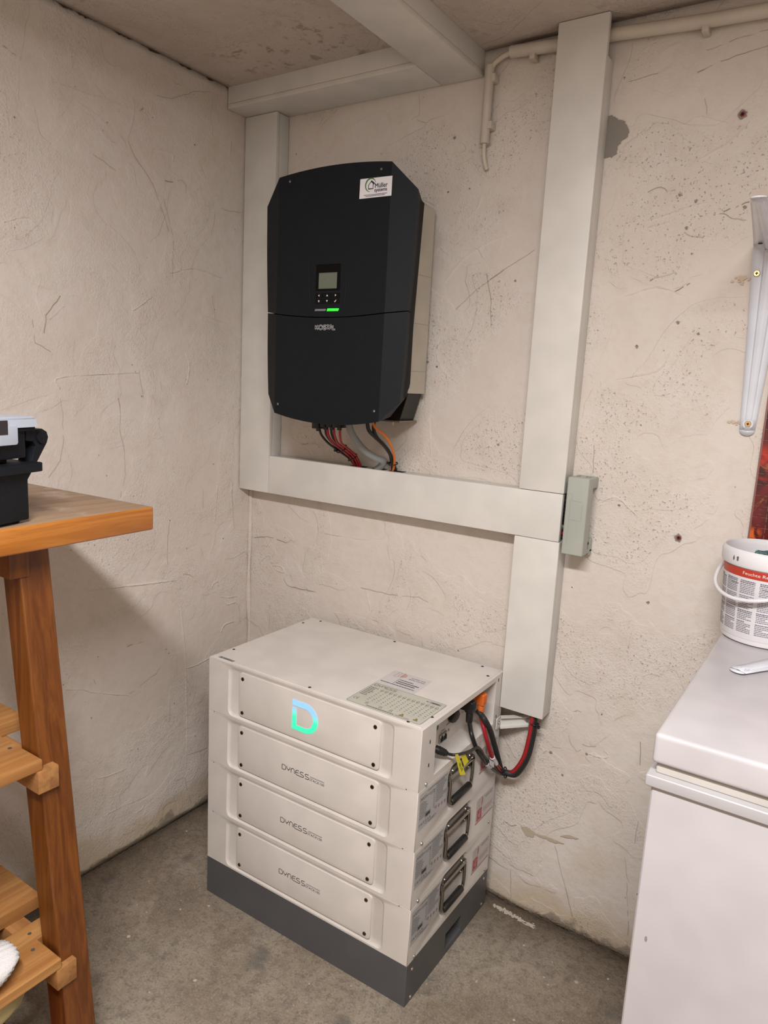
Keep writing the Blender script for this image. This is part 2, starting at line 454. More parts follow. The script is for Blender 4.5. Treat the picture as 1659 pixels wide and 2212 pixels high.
LEFT_RIDGE =[[(-0.548,0.747),(-0.447,0.738),(-0.370,0.729),(-0.281,0.721)],[(-0.249,0.456),(-0.208,0.453),(-0.158,0.459)],[(-0.264,0.648),(-0.257,0.582),(-0.246,0.477),(-0.243,0.394),(-0.239,0.265),(-0.242,0.158)],[(-0.613,0.516),(-0.569,0.501),(-0.531,0.480),(-0.433,0.439)],[(-0.074,0.975),(-0.078,0.951),(-0.073,0.905)],[(-0.137,0.980),(-0.133,0.958),(-0.140,0.891),(-0.143,0.858)],[(-0.102,0.748),(-0.062,0.747),(-0.023,0.757),(-0.009,0.746)],[(-0.154,0.667),(-0.144,0.682),(-0.129,0.685),(-0.125,0.670)],[(-0.113,0.635),(-0.083,0.627),(-0.048,0.624)],[(-0.098,0.626),(-0.090,0.607),(-0.047,0.600),(-0.033,0.533)],[(-0.112,0.527),(-0.097,0.546),(-0.058,0.547)],[(-0.606,1.858),(-0.578,1.859),(-0.526,1.861),(-0.471,1.866),(-0.422,1.863)],[(-0.405,1.888),(-0.409,1.847),(-0.423,1.802)],[(-0.504,1.805),(-0.481,1.786),(-0.456,1.781)],[(-0.170,1.830),(-0.153,1.812),(-0.115,1.812)],[(-0.099,1.888),(-0.104,1.840)],[(-0.348,1.800),(-0.296,1.803),(-0.292,1.787)],[(-0.531,0.247),(-0.502,0.241),(-0.477,0.239),(-0.448,0.236)],[(-0.519,0.133),(-0.494,0.135),(-0.452,0.134),(-0.401,0.128),(-0.371,0.131)],[(-0.421,0.093),(-0.399,0.094),(-0.393,0.107)],[(-0.546,0.252),(-0.546,0.220)],[(-0.644,1.461),(-0.656,1.421),(-0.636,1.375),(-0.592,1.409)],[(-0.608,1.228),(-0.602,1.254),(-0.398,1.272)],[(-0.410,1.419),(-0.355,1.458)],[(-0.190,1.431),(-0.106,1.415)],[(-0.298,1.522),(-0.223,1.544),(-0.126,1.535)],[(-0.253,1.331),(-0.237,1.297),(-0.245,1.248)],[(-0.720,1.558),(-0.671,1.577),(-0.641,1.555)]]


def wall_marks(parent, fr, cracks, ridges):
    mb = MB()
    for L in cracks:
        P = []
        for i in range(len(L) - 1):
            a, b = Vector(L[i]), Vector(L[i + 1])
            n = max(2, int((b - a).length / .012))
            for j in range(n):
                q_ = a.lerp(b, j / n)
                P.append((q_.x + random.uniform(-.0012, .0012), q_.y + random.uniform(-.0012, .0012)))
        P.append(L[-1])
        seg = []
        for p_ in P:                                   # hairline that breaks off now and then
            seg.append(p_)
            if len(seg) >= 2 and random.random() < .22:
                if len(seg) > 1:
                    mb.strip(seg, random.choice((.0005, .0008, .0013)), fr, .0004)
                seg = [p_] if random.random() < .6 else []
        if len(seg) > 1:
            mb.strip(seg, .0006, fr, .0004)
    o = mb.build('plaster_cracks', M_CRACK, parent, kind='stuff')
    mb = MB()
    for L in ridges:
        pts = spline([(a, b, 0) for a, b in L], 8)
        n = len(pts)
        vs = []
        for i, p_ in enumerate(pts):
            t = (pts[min(i + 1, n - 1)] - pts[max(i - 1, 0)]).normalized()
            nn = Vector((-t.y, t.x))
            wd = .0035 * math.sin(math.pi * min(1, max(0.05, (i + .5) / n))) ** .5 * random.uniform(.6, 1.15)
            hh = wd * .42
            jx = random.uniform(-.0010, .0010)
            vs += [fr.p(p_.x - nn.x * wd, p_.y - nn.y * wd, -.004), fr.p(p_.x + nn.x * jx, p_.y + nn.y * jx, hh - .0006), fr.p(p_.x + nn.x * wd, p_.y + nn.y * wd, -.004)]
        fs = []
        for i in range(n - 1):
            fs += [(3 * i, 3 * i + 3, 3 * i + 4, 3 * i + 1), (3 * i + 1, 3 * i + 4, 3 * i + 5, 3 * i + 2)]
        mb.add(vs, fs)
    mb.build('plaster_ridges', parent.data.materials[0], parent, True, kind='stuff')

wall_marks(wall_back, F_BACK, BACK_CRACK, BACK_RIDGE)
wall_marks(wall_left, F_LEFT, LEFT_CRACK, LEFT_RIDGE)

def ragged(poly, n=4, amp=.0016):
    out = []
    for i, a in enumerate(poly):
        b = poly[(i + 1) % len(poly)]
        for j in range(n):
            t = j / n
            out.append((a[0] + (b[0] - a[0]) * t + random.uniform(-amp, amp), a[1] + (b[1] - a[1]) * t + random.uniform(-amp, amp)))
    return out

# rounded bead of plaster in the room corner
pts = [Vector((.0015 + .005 * noise.noise(Vector((0, 3, z_ * 5))), -.0015 + .005 * noise.noise(Vector((5, 0, z_ * 5))), z_)) for z_ in [.0 + H * i / 120 for i in range(121)]]
MB().tube(pts, [.0062 + .0035 * noise.noise(Vector((9, 9, p_.z * 9))) for p_ in pts], 10).build('corner_bead', M_WALL_L, wall_left, True)

# broken-off plaster: bare cement and a crumbled lip
MB().poly(ragged([(.94, 1.84), (.9815, 1.838), (.9883, 1.8365), (.9987, 1.8282), (1.0114, 1.8227), (1.0163, 1.8145), (1.0219, 1.7999), (1.0174, 1.7917), (1.0074, 1.7854), (1.0005, 1.7736), (1.0003, 1.7635), (.9914, 1.7573), (.9835, 1.759), (.94, 1.757)]), F_BACK, .0006).build('bare_patch', M_CEMENT, wall_back)
M_FLAKE = mat('flaked_plaster', (.50, .42, .315), .95, grain=.6)
MB().poly(ragged([(.9317, .2184), (.9428, .2235), (.9608, .2203), (.969, .2166), (.9867, .2183), (1.002, .2194), (1.0171, .2205), (1.0447, .2203), (1.0229, .2123), (.9976, .2122), (.9717, .2133), (.9648, .2036), (.9466, .2014)], 3, .0012), F_BACK, .0006).build('flaked_patch', M_FLAKE, wall_back)
MB().poly(ragged([(1.0308, .2343), (1.0519, .2472), (1.0763, .247), (1.0694, .2428), (1.0503, .2386)], 3, .001), F_BACK, .0006).build('flaked_patch', M_FLAKE, wall_back)
mb = MB()
for a, b in ((1.1336, 1.6718), (1.1658, 1.6577), (1.2544, 1.6396), (1.1596, 1.4286), (1.2003, 1.4073), (1.325, 1.357), (.7258, .6242), (.9888, .4372), (1.0222, .3905), (1.0967, .5674), (1.0722, .4621), (1.1543, 1.609), (.62, 1.843), (.585, 1.335), (.93, 1.68), (.80, 1.52), (.79, 1.15), (1.11, 1.22), (1.17, 1.56)):
    r = random.uniform(.0014, .0032)
    mb.poly([(a + r * random.uniform(.6, 1.5) * math.cos(t), b + r * random.uniform(.6, 1.3) * math.sin(t)) for t in [2 * math.pi * i / 9 for i in range(9)]], F_BACK, .0005)
mb.build('plaster_pits', M_CEMENT, wall_back, kind='stuff')
mb = MB()
for i in range(85):
    a, b = -random.uniform(.03, 1.25) ** 1.0, random.uniform(.15, 1.92)
    r = random.uniform(.0007, .0020)
    mb.poly([(a + r * random.uniform(.6, 1.5) * math.cos(t), b + r * random.uniform(.6, 1.3) * math.sin(t)) for t in [2 * math.pi * i / 9 for i in range(9)]], F_LEFT, .0005)
mb.build('plaster_pits', M_CEMENT, wall_left, kind='stuff')

# rusty run-off beside the bracket screws
def stain_spots(cx, cz, wx, wz, n):
    mb = MB()
    for i in range(n):
        a, b, r = random.gauss(cx, wx), random.gauss(cz, wz), random.uniform(.001, .003)
        mb.poly([(a + r * random.uniform(.6, 1.5) * math.cos(t), b + r * random.uniform(.6, 1.3) * math.sin(t)) for t in [2 * math.pi * j / 8 for j in range(8)]], F_BACK, .0004 + i * 2e-6)
    mb.build('rust_stain', mat('rust_stain', (.60, .475, .35), .9), wall_back, kind='stuff')
stain_spots(1.268, 1.508, .007, .004, 30)
stain_spots(1.290, 1.238, .008, .002, 16)

# red wall plugs
M_PLUG = mat('red_plug', (.25, .03, .035), .6)
M_HOLE = mat('hole_black', (.01, .008, .008), .9)
for (a, b), lab in (((1.2299, 1.8046), 'red wall plug in a chipped hole high above the shelf bracket'),
                    ((1.2119, .9946), 'red wall plug in the wall between grey box and white bucket')):
    t = thing('wall_plug', lab, 'wall plug', (a, 0, b))
    fr = XZ((0, 0, 0))
    MB().poly([(.008 * random.uniform(.7, 1.2) * math.cos(k), .008 * random.uniform(.7, 1.2) * math.sin(k)) for k in [2 * math.pi * i / 14 for i in range(14)]], fr, .0007).build('chipped_plaster', M_CEMENT, t)
    mb = MB()
    ring = lambda r_, d: [fr.p(r_ * math.cos(2 * math.pi * i / 14), r_ * math.sin(2 * math.pi * i / 14), d) for i in range(14)]
    vs = ring(.0048, .0008) + ring(.0044, .0022) + ring(.0026, .0022) + ring(.0024, .0010)
    mb.add(vs, [(j * 14 + i, j * 14 + (i + 1) % 14, (j + 1) * 14 + (i + 1) % 14, (j + 1) * 14 + i) for j in range(3) for i in range(14)])
    mb.build('sleeve', M_PLUG, t, True)
    MB().disc(0, 0, .0026, fr, .0011).build('bore', M_HOLE, t)

# dark open joint between the left wall and the ceiling, and along the floor
mb = MB()
y = -1.25
fl = Fr((0, 0, 0), (0, 1, 0), (0, 0, 1))
while y < -.0:
    y2 = y + random.uniform(.03, .09)
    n = 9
    up, dn = [], []
    for i in range(n + 1):
        yy = y + (y2 - y) * i / n
        k = math.sin(math.pi * i / n)
        up.append((yy, H - .001))
        dn.append((yy, H - .001 - k * random.uniform(.0008, .0055)))
    mb.poly(up + dn[::-1], fl, .0006)
    y = y2 + random.uniform(0, .05)
mb.build('joint_crack', mat('joint_dark', (.06, .045, .035), .95), wall_left, kind='stuff')
mb = MB()
x = .0
while x < 1.4:
    x2 = x + random.uniform(.03, .10)
    up, dn = [], []
    for i in range(9):
        xx = x + (x2 - x) * i / 8
        k = math.sin(math.pi * i / 8)
        dn.append((xx, .0))
        up.append((xx, k * random.uniform(.001, .006)))
    mb.poly(dn + up[::-1], F_BACK, .0006)
    x = x2 + random.uniform(0, .03)
mb.build('joint_crack', mat('joint_dark2', (.12, .095, .07), .95), wall_back, kind='stuff')
# crumbs and a smear of white paint on the floor
FF = XY((0, 0, 0))
M_SMEAR = mat('white_smear', (.50, .445, .375), .9, grain=.8)
def smear(axis, wd, n):
    mb = MB()
    for i in range(n):
        k = random.random()
        a, b = Vector(axis[0]).lerp(Vector(axis[1]), k)
        a += random.gauss(0, wd)
        b += random.gauss(0, wd * .8)
        r = random.uniform(.0008, .0042)
        mb.poly([(a + r * random.uniform(.5, 1.6) * math.cos(t), b + r * random.uniform(.4, 1.2) * math.sin(t)) for t in [2 * math.pi * j / 8 for j in range(8)]], FF, .0004 + i * 2e-6)
    mb.build('paint_smear', M_SMEAR, floor, kind='stuff')
smear(((.893, -.030), (1.000, -.041)), .0045, 150)
smear(((.195, -.328), (.226, -.345)), .004, 40)
mb = MB()
for i in range(60):
    a, b, r = random.uniform(.05, 1.25), -random.uniform(.03, .75), random.uniform(.0008, .0026)
    if .28 < a < .88 and b > -.44:
        continue
    mb.box(a - r, a + r, b - r, b + r * random.uniform(.4, 1), 0, r * .7, bev=r * .25, seg=1)
mb.build('plaster_crumbs', M_SMEAR, floor, kind='stuff')

# ================================================================== cable trunking
M_PVC = mat('trunking_pvc', (.74, .71, .66), .42, grain=.12, gscale=90)
M_PVC2 = mat('trunking_pvc_base', (.70, .675, .63), .45, grain=.12, gscale=90)
M_DARK = mat('dark_inside', (.012, .011, .010), .9)
D = .050                                               # depth of the 60 x 110 trunking off the wall
def trunk(name, label, x0, x1, y0, y1, z0, z1, side, base=None, lid=None):
    """U-shaped base on the wall and a clip-on lid; side is the face the lid closes"""
    t = thing(name, label, 'cable duct', ((x0 + x1) / 2, (y0 + y1) / 2, z0), group='white cable trunking')
    ox, oy, oz = t.location
    L, s = .0125, .0012
    def bx(nm, a, b, c, d, e, f, m, bev):
        MB().box(a - ox, b - ox, c - oy, d - oy, e - oz, f - oz, bev).build(nm, m, t, 35)
    if side == '-y':
        bx('base', *(base or (x0 + s, x1 - s, y0 + L + .0008, y1, z0 + .0006, z1 - .0006)), M_PVC2, .0008)
        bx('lid', *(lid or (x0, x1, y0, y0 + L, z0, z1)), M_PVC, .0028)
    else:
        bx('base', *(base or (x0 + .0006, x1 - .0006, y0 + s, y1 - s, z0 + L + .0008, z1)), M_PVC2, .0008)
        bx('lid', *(lid or (x0, x1, y0, y1, z0, z0 + L)), M_PVC, .0028)
    return t
ZT = 1.9597
td = .1148
trunk('cable_duct', 'white trunking running along the ceiling above the inverter into the left corner', .001, .5785, -td, -.001, ZT, H, '-z',
      base=(.0015, .578, -td + .0012, -.001, ZT + .0128, H))
trunk('cable_duct', 'white trunking crossing the ceiling towards the viewer, ending at the wall', .5795, .6856, -2.49, -.001, ZT, H, '-z',
      base=(.5807, .6844, -2.49, -.001, ZT + .0128, H))
trunk('cable_duct', 'tall white trunking standing in the room corner left of the inverter', .0015, .1147, -D, -.001, .9533, ZT - .0005, '-y')
trunk('cable_duct', 'horizontal white trunking under the inverter that swallows its cables', .1155, .9755, -D, -.001, .9533, 1.0601, '-y',
      base=(.1155, .930, -D + .0133, -.001, .9545, 1.0589))
t = trunk('cable_duct', 'tallest white trunking rising from the grey box to the ceiling', .8722, .9772, -D - .001, -.001, 1.0609, H - .001, '-y',
      base=(.8734, .9760, -D + .0123, -.001, 1.0612, 1.938))
trunk('cable_duct', 'short white trunking hanging down to the battery tower', .8705, .9776, -D, -.001, .5344, .9526, '-y')
# open end of the horizontal trunking beside the grey box: black wires in the dark
t = thing('duct_wires', 'black and red wires in the open trunking end beside the grey box', 'wires', (.955, -.02, .96))
ox, oy, oz = t.location
MB().box(.931 - ox, .934 - ox, -.036 - oy, -.001 - oy, .956 - oz, 1.058 - oz).build('dark_recess', M_DARK, t)
for k, (zz, m_, r) in enumerate(((1.035, M_DARK, .006), (1.018, M_DARK, .006), (1.000, M_DARK, .006), (.984, mat('grey_wire', (.35, .34, .33), .5), .004), (.968, mat('red_wire', (.35, .01, .012), .4), .0055))):
    MB().tube(spline([(.933 - ox, -.02 - oy, zz - oz), (.96 - ox, -.022 - oy, zz + .003 - oz), (.985 - ox, -.024 - oy, zz - .002 - oz)], 4), r, 8).build('wire', m_, t, True)

# ================================================================== old conduit and its cable
M_COND = mat('painted_conduit', (.60, .53, .455), .5, grain=.3, gscale=120)
M_OLDC = mat('painted_cable', (.62, .54, .44), .5)
t = thing('conduit', 'cream painted conduit running along the top of the wall behind the tallest trunking', 'conduit', (1.0, -.018, 1.985))
L = Vector(t.location)
rel = lambda P: [Vector(p) - L for p in P]
MB().tube(rel([(1.6, -.018, 1.955), (1.2526, -.018, 1.9677), (1.1504, -.018, 1.9715), (.9801, -.018, 1.9825), (.8586, -.018, 1.9859), (.7559, -.018, 1.9918)]), .0125, 14).build('pipe', M_COND, t, 40)
for cx, cz in ((.8077, 1.988), (1.1506, 1.9715)):
    MB().box(cx - .006 - L.x, cx + .006 - L.x, -.026 - L.y, 0 - L.y, cz - .021 - L.z, cz - .004 - L.z, .0015).build('clip', M_COND, t, 35)
t = thing('conduit', 'short vertical cream conduit beside the tallest trunking, a cable hanging out', 'conduit', (.706, -.016, 1.90))
L = Vector(t.location)
MB().tube(rel([(.7066, -.016, 1.9739), (.7055, -.016, 1.8146)]), .0105, 14).build('pipe', M_COND, t, 40)
MB().tube(spline(rel([(.7698, -.018, 1.9911), (.7477, -.018, 1.9896), (.7253, -.017, 1.9821), (.713, -.016, 1.9727), (.7073, -.016, 1.952)])), .0058, 10).build('cable', M_OLDC, t, True)
MB().tube(spline(rel([(.7053, -.016, 1.8196), (.705, -.014, 1.7951), (.7071, -.010, 1.7758), (.710, -.004, 1.7629)])), .0048, 10).build('cable', M_OLDC, t, True)
for cz in (1.948, 1.8517):
    MB().box(.7075 - L.x, .7225 - L.x, -.022 - L.y, 0 - L.y, cz - .008 - L.z, cz + .008 - L.z, .0015).build('clip', M_COND, t, 35)

# ================================================================== grey junction box
M_JB = mat('junction_grey', (.42, .435, .385), .45)
t = thing('junction_box', 'grey-green plastic junction box on the wall beside the trunking', 'junction box', (1.012, -.035, .935))
L = Vector(t.location)
MB().box(.9895 - L.x, 1.0362 - L.x, -.070 - L.y, -.036 - L.y, .934 - L.z, 1.1025 - L.z, .004, 3).build('cover', M_JB, t, 35)
mb = MB().box(.990 - L.x, 1.017 - L.x, -.036 - L.y, -.0005 - L.y, .937 - L.z, 1.0995 - L.z, .002)
mb.box(.990 - L.x, 1.0345 - L.x, -.0365 - L.y, -.0005 - L.y, 1.078 - L.z, 1.1015 - L.z, .003)
mb.box(.990 - L.x, 1.0345 - L.x, -.016 - L.y, -.0005 - L.y, .928 - L.z, .966 - L.z, .003)
mb.box(.990 - L.x, 1.0345 - L.x, -.0365 - L.y, -.0005 - L.y, .934 - L.z, .944 - L.z, .003)
mb.build('base', M_JB, t, 35)
MB().tube([(1.0275 - L.x, -.0155 - L.y, .955 - L.z), (1.0275 - L.x, -.020 - L.y, .955 - L.z)], .0045, 12).build('screw', mat('screw_dark', (.03, .03, .03), .3, .8), t, 40)
mb = MB()
fr = XZ((-L.x, -.0703 - L.y, -L.z))
for P in ([(.9935, 1.067), (1.0025, 1.066), (1.0025, 1.053), (1.026, 1.051)], [(.9995, 1.055), (1.0, 1.0), (.9995, .96)], [(1.0005, 1.011), (1.026, 1.010), (1.026, 1.045)]):
    mb.strip(P, .0005, fr, 0)
mb.build('moulded_line', mat('jb_line', (.33, .345, .305), .5), t)
mb = MB()
for xx in (1.000, 1.003, 1.020, 1.026):
    mb.box(xx - L.x, xx + .0012 - L.x, -.050 - L.y, -.030 - L.y, 1.102 - L.z, 1.1045 - L.z, .0003, 1)
mb.build('rib', M_JB, t)

# ================================================================== inverter
IX = .455
M_ANT = mat('anthracite_cover', (.0060, .0085, .0115), .58, grain=.35, gscale=700, spec=.22)
M_ANT2 = mat('anthracite_frame', (.010, .011, .0125), .55, spec=.3)
M_CASE = mat('brushed_casing', (.60, .56, .48), .38, .55)
M_STEEL = mat('steel_screw', (.55, .53, .50), .3, 1.0)
M_BLK = mat('black_plastic', (.012, .012, .013), .42)
M_WHITE_INK = mat('white_ink', (.80, .79, .80), .5)
inv = thing('solar_inverter', 'dark anthracite wall inverter with a small display between the trunking', 'inverter', (IX, -.118, 1.177))
L = Vector(inv.location)
YF, YR, YB = -.238, -.2175, -.168                       # flat front, rim, back of the plastic cover
def halfw(z):                                           # rim half width: wider at the top
    return .193 + (.210 - .193) * (z - 1.237) / (1.676 - 1.237)
def seam(x):
    return 1.4325 - .0148 * (1 - min(1, abs(x) / .205) ** 2)
def topz(x):
    return 1.7305 + .0100 * (1 - (x / .155) ** 2)
def botz(x):
    return 1.1935 - .0165 * (1 - (x / .153) ** 2)
xs = [-.155 + .31 * i / 16 for i in range(17)]
def cover(upper):
    mb = MB()
    g = .0011 if upper else -.0011
    edge = [(x, seam(x) + g) for x in xs]
    far = [(x, topz(x)) for x in xs] if upper else [(x * .153 / .155, botz(x * .153 / .155)) for x in xs]
    P = lambda x, y, z: (x, y - L.y, z - L.z)
    n = len(xs)
    mb.add([P(a, YF, b) for a, b in edge] + [P(a, YF, b) for a, b in far],
           [((i, i + 1, n + i + 1, n + i) if upper else (n + i, n + i + 1, i + 1, i)) for i in range(n - 1)])
    zc = 1.676 if upper else 1.237
    rims = []
    for s in (-1, 1):
        ze = seam(halfw(1.4325)) + g
        k = 8
        rim = [(s * (halfw(ze + (zc - ze) * i / k) + .0018 * math.sin(math.pi * i / k)), ze + (zc - ze) * i / k) for i in range(k + 1)]
        e0, f0 = edge[0 if s < 0 else -1], far[0 if s < 0 else -1]
        inner = [(e0[0] + (f0[0] - e0[0]) * i / k, e0[1] + (f0[1] - e0[1]) * i / k) for i in range(k + 1)]
        vs = [P(a, YF, b) for a, b in inner] + [P(a, YR, b) for a, b in rim]
        fs = [(i, i + 1, k + 2 + i, k + 1 + i) for i in range(k)]
        if (s > 0) == upper:
            fs = [f[::-1] for f in fs]
        mb.add(vs, fs)
        rims.append((rim, inner))
    # outer outline front edge -> back
    (rl_, il), (rr, ir) = rims
    outl = [(a, YR, b) for a, b in rl_] + [(a, YF, b) for a, b in far] + [(a, YR, b) for a, b in rr[::-1]]
    vs = [P(*p) for p in outl] + [P(p[0] * .90, YB, 1.457 + (p[2] - 1.457) * .965) for p in outl]
    m_ = len(outl)
    fs = [(i, i + 1, m_ + i + 1, m_ + i) for i in range(m_ - 1)]
    if upper:
        fs = [f[::-1] for f in fs]
    mb.add(vs, fs)
    # lip along the seam
    sl = [(rl_[0][0], YR, rl_[0][1])] + [(a, YF, b) for a, b in edge] + [(rr[0][0], YR, rr[0][1])]
    m_ = len(sl)
    mb.add([P(*p) for p in sl] + [P(p[0], p[1] + .004, p[2]) for p in sl], [(i, i + 1, m_ + i + 1, m_ + i) for i in range(m_ - 1)])
    return mb
cover(True).build('upper_cover', M_ANT, inv, 12)
cover(False).build('lower_cover', M_ANT, inv, 12)
# dark joint behind the seam and the frame behind the cover
def outline(k):
    P = []
    for i in range(17):
        P.append((xs[i] * k, 1.457 + (topz(xs[i]) - 1.457) * k))
    P += [(halfw(z) * k, 1.457 + (z - 1.457) * k) for z in (1.676, 1.58, 1.46, 1.34, 1.237)]
    P += [(-xs[i] * .98 * k, 1.457 + (botz(xs[i] * .98) - 1.457) * k) for i in range(17)]
    P += [(-halfw(z) * k, 1.457 + (z - 1.457) * k) for z in (1.237, 1.34, 1.46, 1.58, 1.676)]
    return P[::-1]
fr = XZ((0, -L.y, -L.z))
MB().prism(rrect(-.160, .160, 1.238, 1.706, .035, 6), fr, .128, .168).prism(rrect(-.146, .146, 1.246, 1.698, .035, 6), fr, .100, .128).build('frame', M_ANT2, inv, 30, bevmod=.003)
MB().prism(outline(.93), fr, .166, .2110).build('inner_shell', M_DARK, inv)
# metal casing with the cooling tunnel
mb = MB()
cs = [(-.138, 1.2569), (.138, 1.2569), (.138, 1.683), (.11, 1.700), (-.11, 1.700), (-.138, 1.683)]
mb.prism(cs, fr, .020, .100)
mb.build('casing', M_CASE, inv, bevmod=.0018)
M_CSL = mat('casing_line', (.38, .35, .30), .5)
mb = MB()
for i in range(14):
    yy = -.026 - i * .0052
    mb.add([(.1385, yy - L.y, 1.6905 - L.z), (.1385, yy - .0026 - L.y, 1.6905 - L.z), (.1365, yy - .0026 - L.y, 1.6945 - L.z), (.1365, yy - L.y, 1.6945 - L.z)], [(0, 1, 2, 3)])
mb.build('vent_slots', M_CSL, inv, kind='stuff')
for zz in (1.31, 1.42, 1.53):
    MB().add([(.1384, -.022 - L.y, zz - L.z), (.1384, -.098 - L.y, zz - .002 - L.z), (.1384, -.098 - L.y, zz - .0008 - L.z), (.1384, -.022 - L.y, zz + .0012 - L.z)], [(0, 1, 2, 3)]).build('casing_seam', M_CSL, inv)
MB().prism([(-.12, 1.19), (.105, 1.19), (.125, 1.2565), (-.12, 1.2565)], fr, .012, .075).build('wall_bracket', mat('black_bracket', (.012, .011, .010), .35), inv, bevmod=.001)
MB().box(.04, .112, -.085 - L.y, -.005 - L.y, 1.1865 - L.z, 1.1905 - L.z, .0008).build('bracket_foot', mat('bracket_foot', (.30, .25, .20), .4, .6), inv)
for zz in (1.197,):
    MB().tube([(.085, -.072 - L.y, 1.178 - L.z), (.085, -.072 - L.y, 1.205 - L.z)], .003, 8).build('bolt', mat('brass_bolt', (.45, .33, .18), .35, 1.0), inv, 40)
# display recess frame: raised curved bead
for P in ([(.3928, 1.574), (.3935, 1.55), (.3971, 1.5), (.4005, 1.465), (.4045, 1.447), (.4132, 1.4333)], [(.5055, 1.53), (.5045, 1.4966), (.5015, 1.4558), (.4985, 1.446), (.4935, 1.4394)]):
    pts = spline([(a - IX, YF - L.y + .0006, b - L.z) for a, b in P], 6)
    n = len(pts)
    MB().tube(pts, [.0004 + .0014 * min(1, i / (n * .6)) for i in range(n)], 6).build('display_bead', M_ANT, inv, True)
f2 = XZ((-IX, YF - L.y, -L.z))
bez = MB().prism([(.4182, 1.4760), (.4868, 1.4760), (.4868, 1.5333), (.4182, 1.5333)], f2, -.001, .0008, bev=.0004).build('display', mat('display_black', (.002, .002, .002), .3, spec=.12), inv)
scr = MB().rect(.4271, .4789, 1.4804, 1.5147, f2, .0012).build('screen', emit('lcd_screen', (.30, .33, .24), .12), bez)
mb = MB()
for a, b, c in ((.437, .470, 1.5085), (.451, .4585, 1.4985), (.447, .463, 1.4885)):
    x = a
    while x < b:
        wd = random.uniform(.0012, .003)
        mb.rect(x, min(b, x + wd), c, c + .0026, f2, .0015)
        x += wd + .0006
mb.rect(.4275, .4785, 1.4835, 1.4838, f2, .0015)
mb.build('screen_print', mat('lcd_ink', (.16, .175, .125), .6), bez)
M_BTN = mat('button_black', (.003, .003, .003), .35, spec=.15)
ICON = ['left', 'up', 'right', 'x', 'down', 'check']
for k in range(6):
    cx, cz = .4293 + (k % 3) * .0236, 1.4656 - (k // 3) * .0122
    b = MB().prism([(cx - .0108, cz - .0052), (cx + .0108, cz - .0052), (cx + .0108, cz + .0052), (cx - .0108, cz + .0052)], f2, -.001, .0010, bev=.0004).build('button', M_BTN, inv)
    ic = ICON[k]
    mb = MB()
    r = .0026
    tri = {'left': [(-r, 0), (r * .7, -r), (r * .4, 0), (r * .7, r)], 'right': [(r, 0), (-r * .7, r), (-r * .4, 0), (-r * .7, -r)],
           'up': [(-r, -r * .7), (r, -r * .7), (0, r * .9)], 'down': [(r, r * .7), (-r, r * .7), (0, -r * .9)]}
    if ic in tri:
        mb.poly([(cx + a, cz + c) for a, c in tri[ic]], f2, .0014)
    elif ic == 'x':
        mb.strip([(cx - .0019, cz - .0021), (cx + .0019, cz + .0021)], .0011, f2, .0014)
        mb.strip([(cx - .0019, cz + .0021), (cx + .0019, cz - .0021)], .0011, f2, .0015)
    else:
        mb.strip([(cx - .0026, cz - .0008), (cx - .0013, cz - .0022), (cx + .0026, cz + .0024)], .0011, f2, .0014)
    mb.build('symbol', M_WHITE_INK, b)
MB().prism([(.4171, 1.4318), (.4486, 1.4318), (.4507, 1.4362), (.4195, 1.4362)], f2, -.001, .0006).build('status_light', mat('unlit_lamp', (.22, .215, .235), .3), inv)
g = MB().prism([(.4527, 1.4315), (.4845, 1.4315), (.4867, 1.4369), (.4550, 1.4369)], f2, -.001, .0008).build('status_light', emit('green_lamp', (.02, 1.0, .03), 2.2), inv)
g['label'] = 'lit green status light'
# outlined maker's lettering: white stroke, narrower dark stroke on top
def arc_pts(cx, cy, rx, ry, a0, a1, n=10):
    return [(cx + rx * math.cos(math.radians(a0 + (a1 - a0) * i / n)), cy + ry * math.sin(math.radians(a0 + (a1 - a0) * i / n))) for i in range(n + 1)]
STROKES = {
    'K': [[(0, 0), (0, 1)], [(.62, 1), (.05, .48), (.66, 0)]],
    'O': [arc_pts(.42, .5, .42, .5, 0, 360, 18)],
    'S': [[(.62, .86)] + arc_pts(.36, .75, .30, .25, 60, 270, 8) + arc_pts(.36, .25, .30, .25, 90, -120, 8) + [(.02, .12)]],
    'T': [[(0, 1), (.7, 1)], [(.35, 1), (.35, 0)]],
    'A': [[(0, 0), (.36, 1), (.72, 0)], [(.14, .34), (.58, .34)]],
    'L': [[(0, 1), (0, 0), (.55, 0)]]}
wht, blk = MB(), MB()
x = 0.0
for ch, adv in zip('KOSTAL', (.78, .98, .72, .66, .80, .6)):
    for P in STROKES[ch]:
        Q = [(.4215 + (x + a) * .01275, 1.3910 + b * .0092) for a, b in P]
        wht.strip(Q, .0029, f2, .0006)
        blk.strip(Q, .0015, f2, .0009)
    x += adv
o = wht.build('lettering', M_WHITE_INK, inv)
blk.build('lettering_core', M_ANT2, o)
for (a, b) in ((.3318, 1.7188), (.5836, 1.7185), (.3126, 1.2155), (.5954, 1.2165)):
    s = MB().tube([f2.p(a, b, -.002), f2.p(a, b, .0004)], .0042, 14).build('screw', M_BLK, inv, 40)
    MB().tube([f2.p(a + .0008, b - .0003, .0004), f2.p(a + .0008, b - .0003, .0009)], .0021, 8).build('screw_head', M_STEEL, s, 40)
